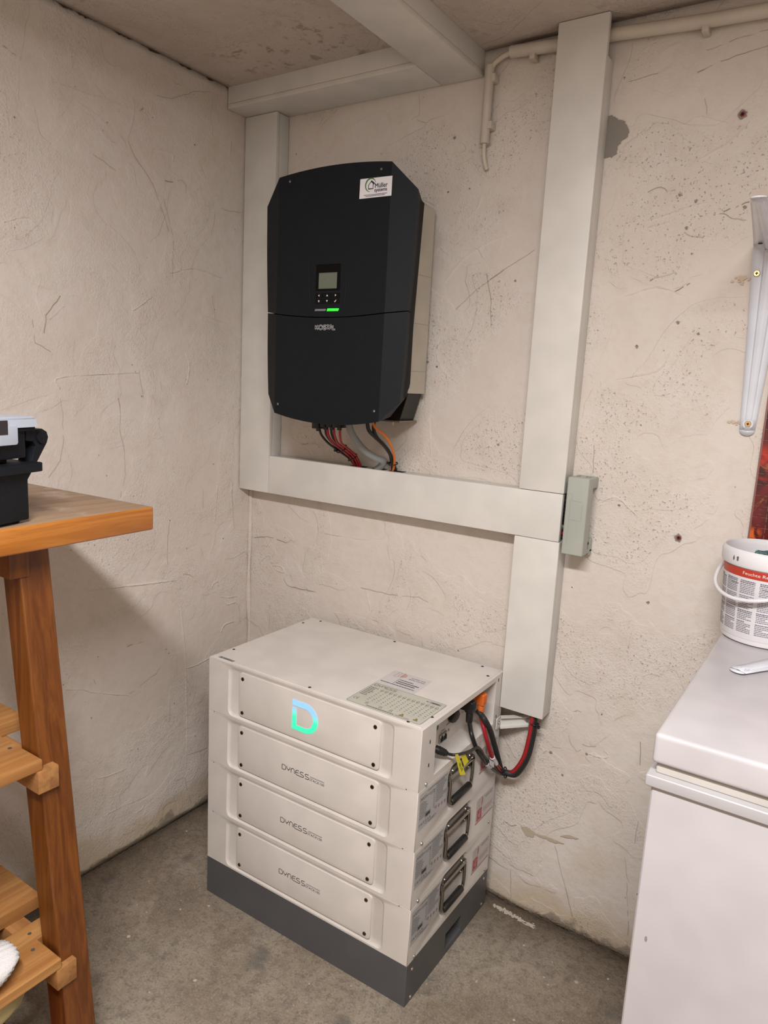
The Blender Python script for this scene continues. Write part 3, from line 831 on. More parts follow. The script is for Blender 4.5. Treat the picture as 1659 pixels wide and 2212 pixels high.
# installer's sticker
M_PAPER = mat('sticker_paper', (.80, .77, .80), .4)
M_INK = mat('black_ink', (.02, .019, .03), .6)
st = MB().prism([(.5302, 1.6637), (.6126, 1.6633), (.6128, 1.7022), (.5310, 1.7035)], f2, .0002, .0006).build('sticker', M_PAPER, inv)
st['label'] = 'white installer sticker with a house logo'
mb = MB()
cx, cz = .5592, 1.6888
arc = []
for i in range(41):
    an = math.radians(15 + 250 * i / 40)
    wd = .0022 * math.sin(math.pi * i / 40) ** .7 + .00004
    arc.append((an, wd))
R0 = .0130
vs = [(cx + (R0 + wd) * math.cos(a), cz + (R0 + wd) * math.sin(a)) for a, wd in arc] + [(cx + (R0 - wd * .4) * math.cos(a), cz + (R0 - wd * .4) * math.sin(a)) for a, wd in arc]
mb.add([f2.p(a, b, .0009) for a, b in vs], [(41 + i, 41 + i + 1, i + 1, i)[::-1] for i in range(40)])
mb.build('logo_ring', mat('logo_green', (.075, .17, .035), .5), st)
mb = MB()
mb.strip([(.5535, 1.6895), (.5535, 1.6815), (.5653, 1.6815), (.5653, 1.6905)], .0016, f2, .0009)
mb.strip([(.5530, 1.6888), (.5602, 1.6965)], .0014, f2, .0010)
mb.strip([(.5598, 1.6972), (.5686, 1.6905)], .0036, f2, .0010)
for dx, dz in ((0, 0), (.0005, 0), (.00025, .0003)):                     # heavy lettering
    mb.text('Müller', .5700 + dx, 1.6820 + dz, .0318, .0090, f2, .0009 + dx * .1)
    mb.text('systems', .5690 + dx, 1.6722 + dz, .0318, .0078, f2, .0009 + dx * .1)
for zz, a, b in ((1.6690, .5425, .6015), (1.6665, .5465, .5960)):
    x = a
    while x < b:
        wd = random.uniform(.0012, .0045)
        mb.rect(x, min(b, x + wd), zz, zz + .0011, f2, .0009)
        x += wd + .0005
mb.build('logo_print', M_INK, st)

# plugs below the inverter
for x0, z0, wd in ((.3600, 1.1585, .022), (.386, 1.1635, .0165), (.405, 1.1645, .0165), (.424, 1.1655, .024)):
    o = MB().box(x0 - IX, x0 + wd - IX, -.165 - L.y, -.138 - L.y, z0 - L.z, 1.205 - L.z, .002).build('plug', M_BLK, inv, 35)
    MB().tube([(x0 + wd / 2 - IX, -.1515 - L.y, z0 - .006 - L.z), (x0 + wd / 2 - IX, -.1515 - L.y, z0 + .002 - L.z)], .0058, 10).build('gland', M_BLK, o, 40)

# ------------------------------------------------------------------ its cables
M_RED = mat('red_cable', (.36, .014, .02), .35)
M_CBLK = mat('black_cable', (.012, .012, .012), .4)
M_CGREY = mat('grey_cable', (.27, .275, .275), .5)
M_CORA = mat('orange_cable', (.78, .20, .02), .45)
def cable(label, pts, r, m, group='cables below the inverter', extra_end=None, cat='cable'):
    P = spline(pts + ([extra_end] if extra_end else []), 6)
    o = MB()
    c = Vector(P[0])
    o.tube([p - c for p in P], r, 10)
    ob = o.build('cable', m, None, True)
    ob.location = c
    return tag(ob, label, cat, group)
dn = lambda P: (P[-1][0], P[-1][1], P[-1][2] - .02)
RED1 = [(.3979,-.15,1.1615),(.3944,-.14,1.1431),(.3957,-.12,1.1229),(.4004,-.09,1.1051),(.404,-.06,1.0867),(.4028,-.04,1.0708),(.4009,-.03,1.0568)]
RED2 = [(.4179,-.15,1.1644),(.4136,-.14,1.1446),(.4098,-.12,1.1242),(.4091,-.09,1.1088),(.4127,-.06,1.0904),(.4123,-.04,1.0733),(.4107,-.03,1.0578)]
RED3 = [(.437,-.15,1.1659),(.4305,-.14,1.146),(.4213,-.12,1.1252),(.4159,-.09,1.1122),(.4196,-.06,1.094),(.4194,-.04,1.0755),(.4175,-.03,1.0585)]
BLK1 = [(.3734,-.15,1.1569),(.3733,-.14,1.1413),(.3798,-.12,1.1215),(.3823,-.085,1.1032),(.3969,-.055,1.0828),(.3974,-.035,1.0685),(.4,-.025,1.0549)]
BLK2 = [(.3877,-.145,1.1606),(.3834,-.135,1.1448),(.3828,-.115,1.1272),(.3838,-.08,1.1065),(.4002,-.05,1.0858),(.4046,-.03,1.069),(.4032,-.022,1.055)]
BLK3 = [(.4062,-.145,1.1621),(.4009,-.135,1.1462),(.3969,-.115,1.1285),(.3944,-.08,1.1098),(.4092,-.05,1.0867),(.41,-.03,1.0695),(.4079,-.022,1.0555)]
GREY = [(.4601,-.15,1.1938),(.4643,-.145,1.1625),(.4697,-.125,1.1352),(.4803,-.1,1.1103),(.4944,-.075,1.0937),(.5033,-.055,1.0864),(.4995,-.045,1.0783),(.4825,-.035,1.0659),(.4726,-.03,1.0587)]
BLK4 = [(.5012,-.13,1.1938),(.5047,-.125,1.1652),(.5151,-.11,1.1481),(.5257,-.09,1.1306),(.5285,-.065,1.1104),(.5234,-.045,1.0893),(.5214,-.035,1.0715),(.5188,-.028,1.057)]
BLK5 = [(.5181,-.12,1.1949),(.5124,-.115,1.1683),(.5167,-.105,1.1467),(.5258,-.085,1.1277),(.5289,-.06,1.1047),(.525,-.042,1.0865),(.5251,-.03,1.0687),(.525,-.025,1.0575)]
ORA = [(.5205,-.14,1.1954),(.5307,-.135,1.1728),(.5407,-.115,1.1584),(.5465,-.095,1.1381),(.5431,-.07,1.1148),(.5356,-.05,1.0908),(.5269,-.038,1.0694),(.5191,-.03,1.0572)]
for P, lab in ((RED1, 'leftmost of the three red cables below the inverter'), (RED2, 'middle one of the three red cables below the inverter'), (RED3, 'rightmost of the three red cables below the inverter')):
    cable(lab, P, .0031, M_RED, extra_end=dn(P))
for P, lab in ((BLK1, 'outermost left black cable sagging below the inverter plugs'), (BLK2, 'black cable running beside the leftmost red cable'), (BLK3, 'black cable running between the red cables')):
    cable(lab, P, .0030, M_CBLK, extra_end=dn(P))
cable('thick grey mains cable bending into the horizontal trunking', GREY, .0088, M_CGREY, extra_end=dn(GREY))
cable('left black cable beside the orange one under the inverter', BLK4, .0046, M_CBLK, extra_end=dn(BLK4))
cable('black cable just behind the orange one under the inverter', BLK5, .0046, M_CBLK, extra_end=dn(BLK5))
cable('thin orange data cable curving down under the inverter', ORA, .0031, M_CORA, extra_end=dn(ORA))
def tie(label, c, ax, rx, ry, knob):
    rx = ry = (rx + ry) / 2
    t = thing('cable_tie', label, 'cable tie', c)
    ax = Vector(ax).normalized()
    a = ax.orthogonal().normalized()
    b = ax.cross(a)
    ring = [a * rx * math.cos(2 * math.pi * i / 20) + b * ry * math.sin(2 * math.pi * i / 20) for i in range(21)]
    MB().tube(ring, .0016, 6, cap=False).build('band', M_BLK, t, True)
    k = Vector(knob)
    MB().box(k.x - .0035, k.x + .0035, k.y - .003, k.y + .003, k.z - .003, k.z + .003, .0007).build('head', M_BLK, t, 35)
tie('black tie higher up around the red inverter cables', (.3985, -.088, 1.1075), (.25, .6, -.75), .0185, .011, (-.020, 0, -.006))
tie('black tie lower down around the red inverter cables', (.4095, -.055, 1.0870), (.1, .6, -.75), .0135, .010, (.0, -.012, -.008))
tie('black tie around the orange and black inverter cables', (.5270, -.042, 1.0800), (0, .25, -.95), .0135, .0095, (-.012, -.004, .001))
_duct = [x for x in bpy.data.objects if x.name.startswith('cable_duct') and 'swallows' in x['label']][0]
def cut(x0, x1, y0, y1):
    c = MB().prism(rrect(x0, x1, y0, y1, .006), XY((-_duct.location.x, -_duct.location.y, 1.0592 - _duct.location.z)), 0, .0004).build('cable_opening', M_DARK, _duct)
cut(.385, .432, -.0355, -.010)
cut(.455, .492, -.0355, -.010)
cut(.507, .550, -.0355, -.010)

# ================================================================== battery tower
BW, BD = .585, .386
M_BAT = mat('battery_white', (.74, .685, .635), .40, grain=.25, gscale=900)
M_BPLATE = mat('battery_plate', (.735, .68, .63), .38, grain=.2, gscale=900)
M_BASE = mat('base_grey', (.098, .098, .101), .42, grain=.2, gscale=900)
M_LABEL = mat('label_grey', (.50, .49, .485), .35)
M_PRINT = mat('print_black', (.035, .035, .04), .6)
M_PRINTG = mat('print_grey', (.11, .105, .11), .6)
M_REDP = mat('print_red', (.47, .035, .05), .5)
M_ORP = mat('print_orange', (.55, .20, .12), .5)
M_CHROME = mat('chrome', (.34, .32, .29), .2, 1.0)
M_GRIP = mat('grip_rubber', (.012, .011, .010), .45, grain=1.0, gscale=220)
M_SCREW = mat('panel_screw', (.16, .14, .115), .28, 1.0)
bth = .00696
B0 = Vector((.28477 + .00696 * .386, -.04116 - .386, 0))
def at_b(u, v, z):
    return (B0.x + u * math.cos(bth) - v * math.sin(bth), B0.y + u * math.sin(bth) + v * math.cos(bth), z)
FRONT = Fr((0, 0, 0), (1, 0, 0), (0, 0, 1))
RIGHT = Fr((BW, 0, 0), (0, 1, 0), (0, 0, 1))
TOP = lambda z: Fr((0, 0, z), (1, 0, 0), (0, 1, 0))

def pocket_face(mb, fr, W_, H_, loops):
    """rectangle 0..W x 0..H with a sunk pocket; loops = [(points, depth)], all of equal length, 4 rounded corners"""
    A = loops[0][0]
    n = len(A)
    k = n // 4
    vs = [fr.p(*p) for p in ((W_, H_), (0, H_), (0, 0), (W_, 0))]
    for pts, d in loops:
        vs += [fr.p(a, b, -d) for a, b in pts]
    mid = [k // 2, k + k // 2, 2 * k + k // 2, 3 * k + k // 2]
    fs = []
    for c in range(4):
        i0, i1 = mid[c], mid[(c + 1) % 4]
        run = []
        i = i0
        while True:
            run.append(4 + i)
            if i == i1:
                break
            i = (i + 1) % n
        fs.append(tuple([c] + [(c + 1) % 4] + run[::-1]))
    for j in range(len(loops) - 1):
        o0, o1 = 4 + j * n, 4 + (j + 1) * n
        fs += [(o0 + i, o0 + (i + 1) % n, o1 + (i + 1) % n, o1 + i) for i in range(n)]
    o1 = 4 + (len(loops) - 1) * n
    fs.append(tuple(o1 + i for i in range(n)))
    mb.add(vs, fs)

def bars(mb, x0, x1, y, h, fr, d, word=(.003, .010), gap=.0012, mi=0):
    """a line of small print, too small to read"""
    x = x0
    while x < x1 - .0005:
        wd = random.uniform(*word)
        mb.rect(x, min(x1, x + wd), y, y + h, fr, d, mi)
        x += wd + gap

def body_shell(h, right_loops, front=True):
    mb = MB()
    if front:
        pocket_face(mb, FRONT, BW, h, [(rrect(.064, .522, .0045, h - .0050, .013), 0), (rrect(.0665, .5195, .0075, h - .0105, .012), .0035), (rrect(.071, .515, .0105, h - .0145, .010), .0050)])
    else:
        mb.rect(0, BW, 0, h, FRONT, 0)
    pocket_face(mb, RIGHT, BD, h, right_loops)
    V = [(0, 0, 0), (BW, 0, 0), (BW, BD, 0), (0, BD, 0), (0, 0, h), (BW, 0, h), (BW, BD, h), (0, BD, h)]
    mb.add(V, [(0, 3, 2, 1), (4, 5, 6, 7), (0, 4, 7, 3), (2, 3, 7, 6)])
    return mb

def weld(o):
    me = o.data
    b = bmesh.new()
    b.from_mesh(me)
    bmesh.ops.remove_doubles(b, verts=b.verts[:], dist=1e-5)
    bmesh.ops.recalc_face_normals(b, faces=b.faces[:])
    b.to_mesh(me)
    b.free()
    me.set_sharp_from_angle(angle=math.radians(35))
    return o

def panel_screw(fr, a, b, d, parent, r=.0047):
    s = MB().tube([fr.p(a, b, d - .001), fr.p(a, b, d + .0012)], [r, r * .86], 14).build('screw', M_SCREW, parent, 40)
    MB().strip([(a - r * .5, b - r * .4), (a + r * .5, b + r * .4)], r * .28, fr, d + .0016).build('screw_slot', M_HOLE, s)
    return s

def front_plate(parent, h):
    pl = MB().prism(rrect(.0975, .4895, .0125, h - .0125, .0085, 6), FRONT, -.0055, -.0005, bev=.0012).build('front_plate', M_BPLATE, parent, 30)
    for a in (.109, .4763):
        for b in (.0225, h - .0265):
            panel_screw(FRONT, a, b, -.0003, pl)
    return pl

def dyness(mb, x, y, wd, ht, fr, d, th):
    """the maker's rounded line lettering, drawn as strokes"""
    A = arc_pts
    S_ = [
        [(0, 0), (0, 1), (.55, 1)] + A(.55, .5, .42, .5, 90, -90, 8)[1:] + [(.0, 0)],
        [(1.2, 1), (1.2, .8)] + A(1.6, .78, .4, .42, 180, 360, 10) + [(2.0, 1)],
        [(1.6, .36), (1.6, .05)],
        [(2.3, 0), (2.3, .55)] + A(2.72, .55, .42, .45, 180, 0, 10) + [(3.14, 0)],
        [(4.25, 1), (3.85, 1)] + A(3.85, .65, .42, .35, 90, 180, 5)[1:] + A(3.85, .35, .42, .35, 180, 270, 5) + [(5.1, 0)] + A(5.1, .24, .32, .24, -90, 90, 8)[1:] + [(4.95, .48)] + A(4.85, .74, .3, .26, 270, 90, 8)[1:] + [(5.35, 1)],
        [(3.5, .52), (4.2, .52)],
        [(6.65, 1), (6.1, 1)] + A(6.1, .74, .32, .26, 90, 270, 8)[1:] + [(6.35, .48)] + A(6.35, .24, .32, .24, 90, -90, 8)[1:] + [(5.75, 0)],
    ]
    for P in S_:
        mb.strip([(x + a / 6.7 * wd, y + b * ht) for a, b in P], th, fr, d)

def spec_label(parent):
    """grey rating label on the right face, next to the front corner"""
    lb = MB().prism(rrect(.0062, .1262, .042, .123, .002, 3), RIGHT, .0001, .0004).build('rating_label', M_LABEL, parent)
    mb = MB()
    d = .0007
    dyness(mb, .010, .106, .026, .0065, RIGHT, d, .0007)
    bars(mb, .040, .122, .117, .0012, RIGHT, d)
    bars(mb, .036, .070, .1075, .0012, RIGHT, d)
    bars(mb, .050, .068, .1035, .0010, RIGHT, d)
    for i in range(9):
        bars(mb, .010, random.uniform(.026, .044), .100 - i * .0042, .0014, RIGHT, d, (.002, .005))
    for i in range(10):
        bars(mb, .0655, .070, .105 - i * .0042, .0011, RIGHT, d)
    for i in range(10):
        bars(mb, .076, random.uniform(.105, .122), .1135 - i * .0044, .0013, RIGHT, d, (.003, .007), .0007)
    mb.rect(.0725, .0729, .062, .118, RIGHT, d)
    bars(mb, .034, .080, .0470, .0011, RIGHT, d)
    bars(mb, .050, .074, .0440, .0010, RIGHT, d)
    for i in range(6):
        x = .0095 + i * .0085
        if i in (1, 4, 5):
            mb.strip([(x, .0515), (x + .0045, .0515), (x + .0022, .0555), (x, .0515)], .0010, RIGHT, d)
        elif i == 0:
            mb.strip(arc_pts(x + .0015, .0535, .0016, .0021, 60, 300, 6), .0006, RIGHT, d)
            mb.strip(arc_pts(x + .0050, .0535, .0016, .0021, 60, 300, 6), .0006, RIGHT, d)
        else:
            mb.strip([(x, .0515), (x + .0035, .0515), (x + .0035, .0558), (x, .0558), (x, .0515)], .0007, RIGHT, d)
    mb.build('label_print', M_PRINTG, lb)
    MB().rect(.0325, .0560, .0595, .0720, RIGHT, .0006).rect(.0350, .0530, .0625, .0685, RIGHT, .0008, 1).build('serial_strip', [mat('serial_grey', (.33, .325, .32), .4), M_PRINT], lb)
    mb = MB()
    for i, (x, zc) in enumerate(((.078, .0625), (.091, .0605), (.104, .0590), (.117, .0580))):
        mb.strip(arc_pts(x, zc, .0030, .0034, 0, 360, 12), .0007, RIGHT, d, 0)
        mb.strip([(x - .0015, zc - .001), (x + .0012, zc + .0013)], .0014, RIGHT, d, 1)
    mb.build('warning_symbols', [M_REDP, M_PRINTG], lb)

def heat_label(parent):
    """white notice with the heating sign and a red fire symbol, near the back corner"""
    lb = MB().prism([(.2855, .0425), (.3805, .0425), (.3805, .1030), (.2855, .1030)], RIGHT, .0001, .0004).build('notice_label', mat('notice_paper', (.60, .575, .555), .4), parent)
    d = .0007
    mb = MB()
    for r in (.003, .006, .009, .012):
        mb.strip(arc_pts(.311, .090, r * .85, r, -80, 80, 8), .0013, RIGHT, d)
    for x in (.2985, .3045):
        mb.strip([(x, .078), (x, .099)], .0006, RIGHT, d)
    mb.strip(arc_pts(.3015, .0985, .003, .003, 0, 180, 6), .0006, RIGHT, d)
    mb.strip(arc_pts(.3015, .0775, .004, .004, 140, 400, 8), .0006, RIGHT, d)
    mb.build('heating_sign', M_ORP, lb)
    mb = MB()
    bars(mb, .330, .376, .0945, .0011, RIGHT, d)
    bars(mb, .336, .372, .0900, .0011, RIGHT, d)
    mb.build('label_print', M_PRINTG, lb)
    mb = MB()
    mb.rect(.2855, .3805, .0405, .0422, RIGHT, d)
    bars(mb, .324, .378, .0650, .0009, RIGHT, d)
    bars(mb, .324, .372, .0605, .0009, RIGHT, d)
    bars(mb, .330, .378, .0560, .0009, RIGHT, d)
    mb.rect(.2925, .3172, .0460, .0745, RIGHT, d)
    mb.build('red_print', M_REDP, lb)
    mb = MB()
    mb.strip([(.2965, .049), (.2965, .0715), (.3045, .0715), (.3045, .049), (.2965, .049)], .0008, RIGHT, .001)
    mb.strip([(.300, .056), (.3015, .063)], .0016, RIGHT, .001)
    mb.strip([(.3085, .050), (.3085, .060), (.312, .066), (.3095, .0715)], .0013, RIGHT, .001)
    mb.build('fire_symbol', M_WHITE_INK, lb)

def carry_handle(parent):
    """folding chrome handle with a black rubber grip, in its pocket on the right face"""
    h = MB()
    P = lambda v, z, u: (BW + u, v, z)
    h.box(BW - .0105, BW - .0012, .1340, .2420, .0800, .1170, .0012)
    h.build('handle_plate', mat('plate_steel', (.17, .155, .135), .25, .35), parent, 35)
    hp = [c for c in parent.children if c.name.startswith('handle_plate')][0]
    MB().tube([P(.132, .1015, .001), P(.244, .1015, .001)], .0048, 12).build('hinge', M_CHROME, hp, 40)
    MB().box(BW - .009, BW + .0045, .1290, .1400, .0940, .1090, .0016).build('hinge_lug', M_CHROME, hp, 35)
    MB().box(BW - .009, BW + .0045, .2360, .2470, .0940, .1090, .0016).build('hinge_lug', M_CHROME, hp, 35)
    for v, z in ((.1475, .0845), (.2285, .0845), (.1475, .1125), (.2285, .1125)):
        MB().tube([P(v, z, -.0030), P(v, z, .0010)], [.0036, .0024], 10).build('rivet', M_CHROME, hp, 40)
    MB().tube(spline([P(.1345, .101, .002), P(.1345, .075, .003), P(.1350, .049, .002), P(.1385, .0425, .0025), P(.146, .0415, .0025)], 5), .0040, 10).build('handle_bar', M_CHROME, parent, True)
    MB().tube(spline([P(.2415, .101, .002), P(.2415, .075, .003), P(.2410, .049, .002), P(.2375, .0425, .0025), P(.230, .0415, .0025)], 5), .0040, 10).build('handle_bar', M_CHROME, parent, True)
    MB().tube([P(.1430, .0415, .0025), P(.1455, .0415, .0025), P(.2300, .0415, .0025), P(.2330, .0415, .0025)], [.0055, .0080, .0080, .0055], 16).build('grip', M_GRIP, parent, 50)

HB, HM, H1 = .0972, .13056, .13315
# ---- plinth
t = thing('battery_plinth', 'dark grey steel plinth on the floor under the battery tower', 'plinth', at_b(0, 0, 0), bth)
weld(body_shell(HB - .0006, [(rrect(.1725, .2505, .0150, .0555, .0012, 5), 0), (rrect(.1725, .2505, .0150, .0555, .0012, 5), .03)], front=False).build('body', M_BASE, t, 30, bevmod=.0010))
for v, z in ((.0223, .0764), (.0223, .0095), (.3654, .0810), (.3647, .0100)):
    MB().tube([RIGHT.p(v, z, -.0005), RIGHT.p(v, z, .0018)], [.0042, .0030], 12).build('screw', M_STEEL, t, 40)
# ---- three modules
mod_labels = ['lowest of the three white battery modules, directly on the grey plinth',
              'middle one of the three white battery modules with carrying handle',
              'topmost of the three white battery modules, partly under the yellow tag']
proto = None
def copy_tree(o, parent=None):
    c = o.copy()
    COL.objects.link(c)
    c.parent = parent
    for ch in list(o.children):
        copy_tree(ch, c)
    return c
for i in range(3):
    if proto is None:
        t = thing('battery_module', mod_labels[0], 'battery', at_b(0, 0, HB), bth, 'battery modules in the tower')
        hm = HM - .0007
        k0 = (.1290, .2600)
        lp = [(rrect(.1270, .2610, .0200, .1255, .020, 7), 0), (rrect(.1300, .2575, .0235, .1240, .019, 7), .0022), (rrect(.1345, .2520, .0290, .1225, .017, 7), .0070), (rrect(.1385, .2480, .0335, .1215, .015, 7), .0088)]
        weld(body_shell(hm, lp).build('body', M_BAT, t, 45, bevmod=.0010))
        pl = front_plate(t, hm)
        mb = MB()
        dyness(mb, .2342, .0580, .0770, .0112, FRONT, -.0001, .00150)
        mb.build('maker_lettering', M_PRINT, pl)
        mb = MB()
        mb.text('STACK100', .3130, .0574, .0405, .0058, FRONT, -.0001)
        for j in range(18):
            mb.strip([(.3145 + j * .0022, .0656), (.3160 + j * .0022, .0680)], .00085, FRONT, -.0001)
        mb.build('model_lettering', M_PRINT, pl)
        spec_label(t)
        heat_label(t)
        carry_handle(t)
        for v, z in ((.0275, .0060), (.3675, .0080)):
            MB().tube([RIGHT.p(v, z, -.0005), RIGHT.p(v, z, .0020)], [.0046, .0034], 12).build('screw', M_STEEL, t, 40)
        for a in (.018, .556):
            MB().rect(a, a + .0025, hm - .0022, hm - .0002, FRONT, .0003).build('lid_notch', M_HOLE, t)
        proto = t
    else:
        t = copy_tree(proto)
        t['label'] = mod_labels[i]
    t.location = at_b(0, 0, HB + i * HM)
# ---- control unit on top
ctl = thing('battery_control_unit', 'white control unit on top of the battery tower with glowing green logo', 'control unit', at_b(0, 0, HB + 3 * HM), bth)
h1 = H1 - .0016
op = rrect(.0590, .3430, .0125, .1190, .0010, 5)
weld(body_shell(h1, [(op, 0), (rrect(.0590, .3430, .0125, .1190, .0010, 5), .0480)]).build('body', M_BAT, ctl, 45, bevmod=.0010))
pl = front_plate(ctl, h1)
lid = MB().prism([(.0075, .0075), (.5775, .0075), (.5775, .3800), (.0075, .3800)], TOP(0), h1, h1 + .0014, bev=.0005).build('lid', M_BAT, ctl)
ft = TOP(h1 + .0014)
for a, b in ((.0135, .3300), (.0400, .3730), (.2820, .3745), (.5330, .3735), (.5685, .3290), (.5715, .0612), (.5445, .0135), (.2932, .0145), (.0130, .0677)):
    MB().disc(a, b, .0036, ft, .0004).build('lid_screw', M_HOLE, lid)
MB().rect(.0206, .0680, .0085, .0178, ft, .0003).build('serial_strip', mat('serial_grey2', (.30, .305, .29), .4), lid)
mb = MB()
bars(mb, .034, .062, .0115, .0024, ft, .0005, (.001, .003), .0006)
mb.strip([(.025, .0105), (.030, .0105), (.0275, .0155), (.025, .0105)], .0008, ft, .0005)
mb.build('strip_print', M_PRINT, lid)
# heating notice and the pale rating plate lying over it
hl = MB().prism([(.3855, .1290), (.4870, .1290), (.4840, .2155), (.3845, .2155)], ft, .0001, .0003).build('heating_notice', mat('notice_paper2', (.62, .59, .575), .4), lid)
mb = MB()
mb.text('EQUIPPED WITH', .4395, .1975, .0360, .0050, ft, .0005)
mb.text('HEATING FUNCTION', .4365, .1895, .0410, .0050, ft, .0005)
bars(mb, .424, .458, .1745, .0034, ft, .0005, (.002, .005), .0010)
bars(mb, .424, .478, .1645, .0042, ft, .0005, (.001, .003), .0006)
bars(mb, .424, .472, .1555, .0042, ft, .0005, (.001, .003), .0006)
bars(mb, .391, .478, .1445, .0030, ft, .0005, (.002, .006), .0010)
mb.strip([(.4205, .150), (.4205, .182)], .0010, ft, .0005)
mb.build('label_print', M_PRINT, hl)
mb = MB()
for r in (.003, .0065, .010):
    mb.strip(arc_pts(.4155, .2000, r, r, -90, 90, 10), .0016, ft, .0005)
mb.strip([(.4155, .187), (.4155, .213)], .0012, ft, .0005)
for x in (.4005, .4085):
    mb.strip([(x, .191), (x, .209)], .0008, ft, .0005)
mb.strip(arc_pts(.4045, .209, .004, .004, 0, 180, 6), .0008, ft, .0005)
mb.strip(arc_pts(.4045, .1895, .0055, .0055, 135, 405, 10), .0009, ft, .0005)
mb.build('heating_sign', M_ORP, hl)
rp = MB().prism(rrect(.3890, .5700, .0150, .1285, .005, 4), ft, .0003, .0006).build('rating_plate', mat('rating_plate', (.53, .52, .44), .35), lid)
M_RP = mat('rating_print', (.10, .10, .09), .6)
mb = MB()
P = rrect(.3893, .5697, .0153, .1282, .005, 4)
mb.strip(P + [P[0]], .0006, ft, .0008)
dyness(mb, .3945, .1135, .0560, .0095, ft, .0008, .0012)
for i in range(7):
    bars(mb, .393, random.uniform(.407, .416), .1010 - i * .0068, .0024, ft, .0008, (.003, .007), .0008)
for c in range(13):
    x = .4215 + c * .0113
    mb.strip([(x, .0995), (x + .0065, .0995), (x + .0050, .1060), (x + .0020, .1060), (x, .0995)], .0006, ft, .0008)
    mb.rect(x, x + .007, .0975, .0985, ft, .0008)
    for rw in range(8):
        zz = .0925 - rw * .0080
        if rw % 3 == 2:
            mb.rect(x + .001, x + .0055, zz, zz + .0016, ft, .0008)
        elif rw == 7:
            mb.rect(x + .0028, x + .0040, zz, zz + .0012, ft, .0008)
        else:
            mb.rect(x + .002, x + .0055, zz, zz + .0014, ft, .0008)
mb.strip(arc_pts(.3985, .0375, .0030, .0045, 60, 300, 8), .0010, ft, .0008)
mb.strip(arc_pts(.4055, .0375, .0030, .0045, 60, 300, 8), .0010, ft, .0008)
mb.strip([(.4025, .0375), (.4055, .0375)], .0010, ft, .0008)
for x in (.4300, .4640, .4890):
    mb.strip([(x, .0270), (x + .0060, .0270), (x + .0045, .0345), (x + .0015, .0345), (x, .0270)], .0008, ft, .0008)
bars(mb, .438, .505, .0195, .0026, ft, .0008, (.002, .006), .0010)
mb.text('MADE IN CHINA', .5085, .0190, .0330, .0036, ft, .0008)
mb.build('plate_print', M_RP, rp)
for x in (.5150, .5480):
    MB().poly([(x, .0245), (x + .0095, .0245), (x + .0048, .0335)], ft, .0009).build('warning_triangle', mat('warn_yellow', (.62, .42, .06), .5), rp)
    mb = MB()
    mb.strip([(x, .0245), (x + .0095, .0245), (x + .0048, .0335), (x, .0245)], .0010, ft, .0011)
    mb.strip([(x + .0055, .0310), (x + .0040, .0280), (x + .0056, .0280), (x + .0042, .0252)], .0008, ft, .0011)
    mb.build('triangle_print', M_PRINT, rp)
MB().rect(.5340, .5610, .1135, .1215, ft, .0009).build('serial_strip', mat('serial_grey3', (.32, .32, .32), .4), rp)
mb = MB()
bars(mb, .5395, .5575, .1155, .0032, ft, .0011, (.001, .002), .0004)
bars(mb, .5265, .5315, .1160, .0022, ft, .0009)
mb.build('strip_print', M_PRINT, rp)
# glowing logo on the front plate
m, nt, p = newmat('logo_glow')
tc = nd(nt, 'TexCoord').outputs['Object']
zc = nd(nt, 'SeparateXYZ', Vector=tc).outputs[2]
col = mixc(nt, smooth(nt, zc, .060, .084), (.0, 1.0, .40), (.33, .55, 1.0))
nt.links.new(col, p.inputs['Emission Color'])
p.inputs['Emission Strength'].default_value = .95
p.inputs['Base Color'].default_value = (.1, .3, .3, 1)
z0 = HB + 3 * HM
A1 = [(.2590, .5905 - z0), (.2960, .5905 - z0)] + arc_pts(.2960, .5562 - z0, .0343, .0343, 90, -90, 24)[1:] + [(.2585, .5219 - z0), (.2588, .5722 - z0)]
A2 = [(.2592, .5768 - z0), (.2960, .5768 - z0)] + arc_pts(.2960, .5548 - z0, .0212, .0220, 90, -90, 24)[1:] + [(.2702, .5328 - z0), (.2704, .5722 - z0)]
n = len(A1)
mb = MB()
for dd in (.0004,):
    mb.add([FRONT.p(a, b, dd) for a, b in A1] + [FRONT.p(a, b, dd) for a, b in A2], [(i, i + 1, n + i + 1, n + i)[::-1] for i in range(n - 1)])
o = mb.build('glowing_logo', m, pl)
o['label'] = 'glowing letter D, blue at the top and green below'
# sockets inside the recess on the right
XP = BW - .0480
fp = Fr((XP, 0, 0), (0, 1, 0), (0, 0, 1))
for a, b in ((.0344, .0950), (.0346, .0447), (.3552, .1190), (.3575, .0270)):
    MB().rect(a - .0018, a + .0018, b - .0038, b + .0038, RIGHT, .0004).build('slot', M_HOLE, ctl)
MB().tube([RIGHT.p(.0288, .0060, -.0005), RIGHT.p(.0288, .0060, .0020)], [.0046, .0034], 12).build('screw', M_STEEL, ctl, 40)
o = MB().prism([(.1640, .0215), (.1960, .0215), (.1960, .0405), (.1640, .0405)], fp, .0003, .004, bev=.0006).build('network_socket', mat('socket_metal', (.45, .43, .39), .3, .9), ctl)
for a in (.1660, .1810):
    MB().poly([(a, .0235), (a + .0130, .0235), (a + .0130, .0335), (a + .0095, .0335), (a + .0095, .0380), (a + .0035, .0380), (a + .0035, .0335), (a, .0335)], fp, .0044).build('port', M_HOLE, o)
MB().prism([(.2215 + .0205 * math.cos(math.radians(a)), .0665 + .0125 * math.sin(math.radians(a)) - .002) for a in range(0, 360, 45)], fp, .0003, .010, bev=.001).build('rotary_switch', M_BLK, ctl, 30)
o = MB().prism(rrect(.2450, .2780, .0540, .0850, .003), fp, .0003, .006, bev=.001).build('switch', M_BPLATE, ctl, 30)
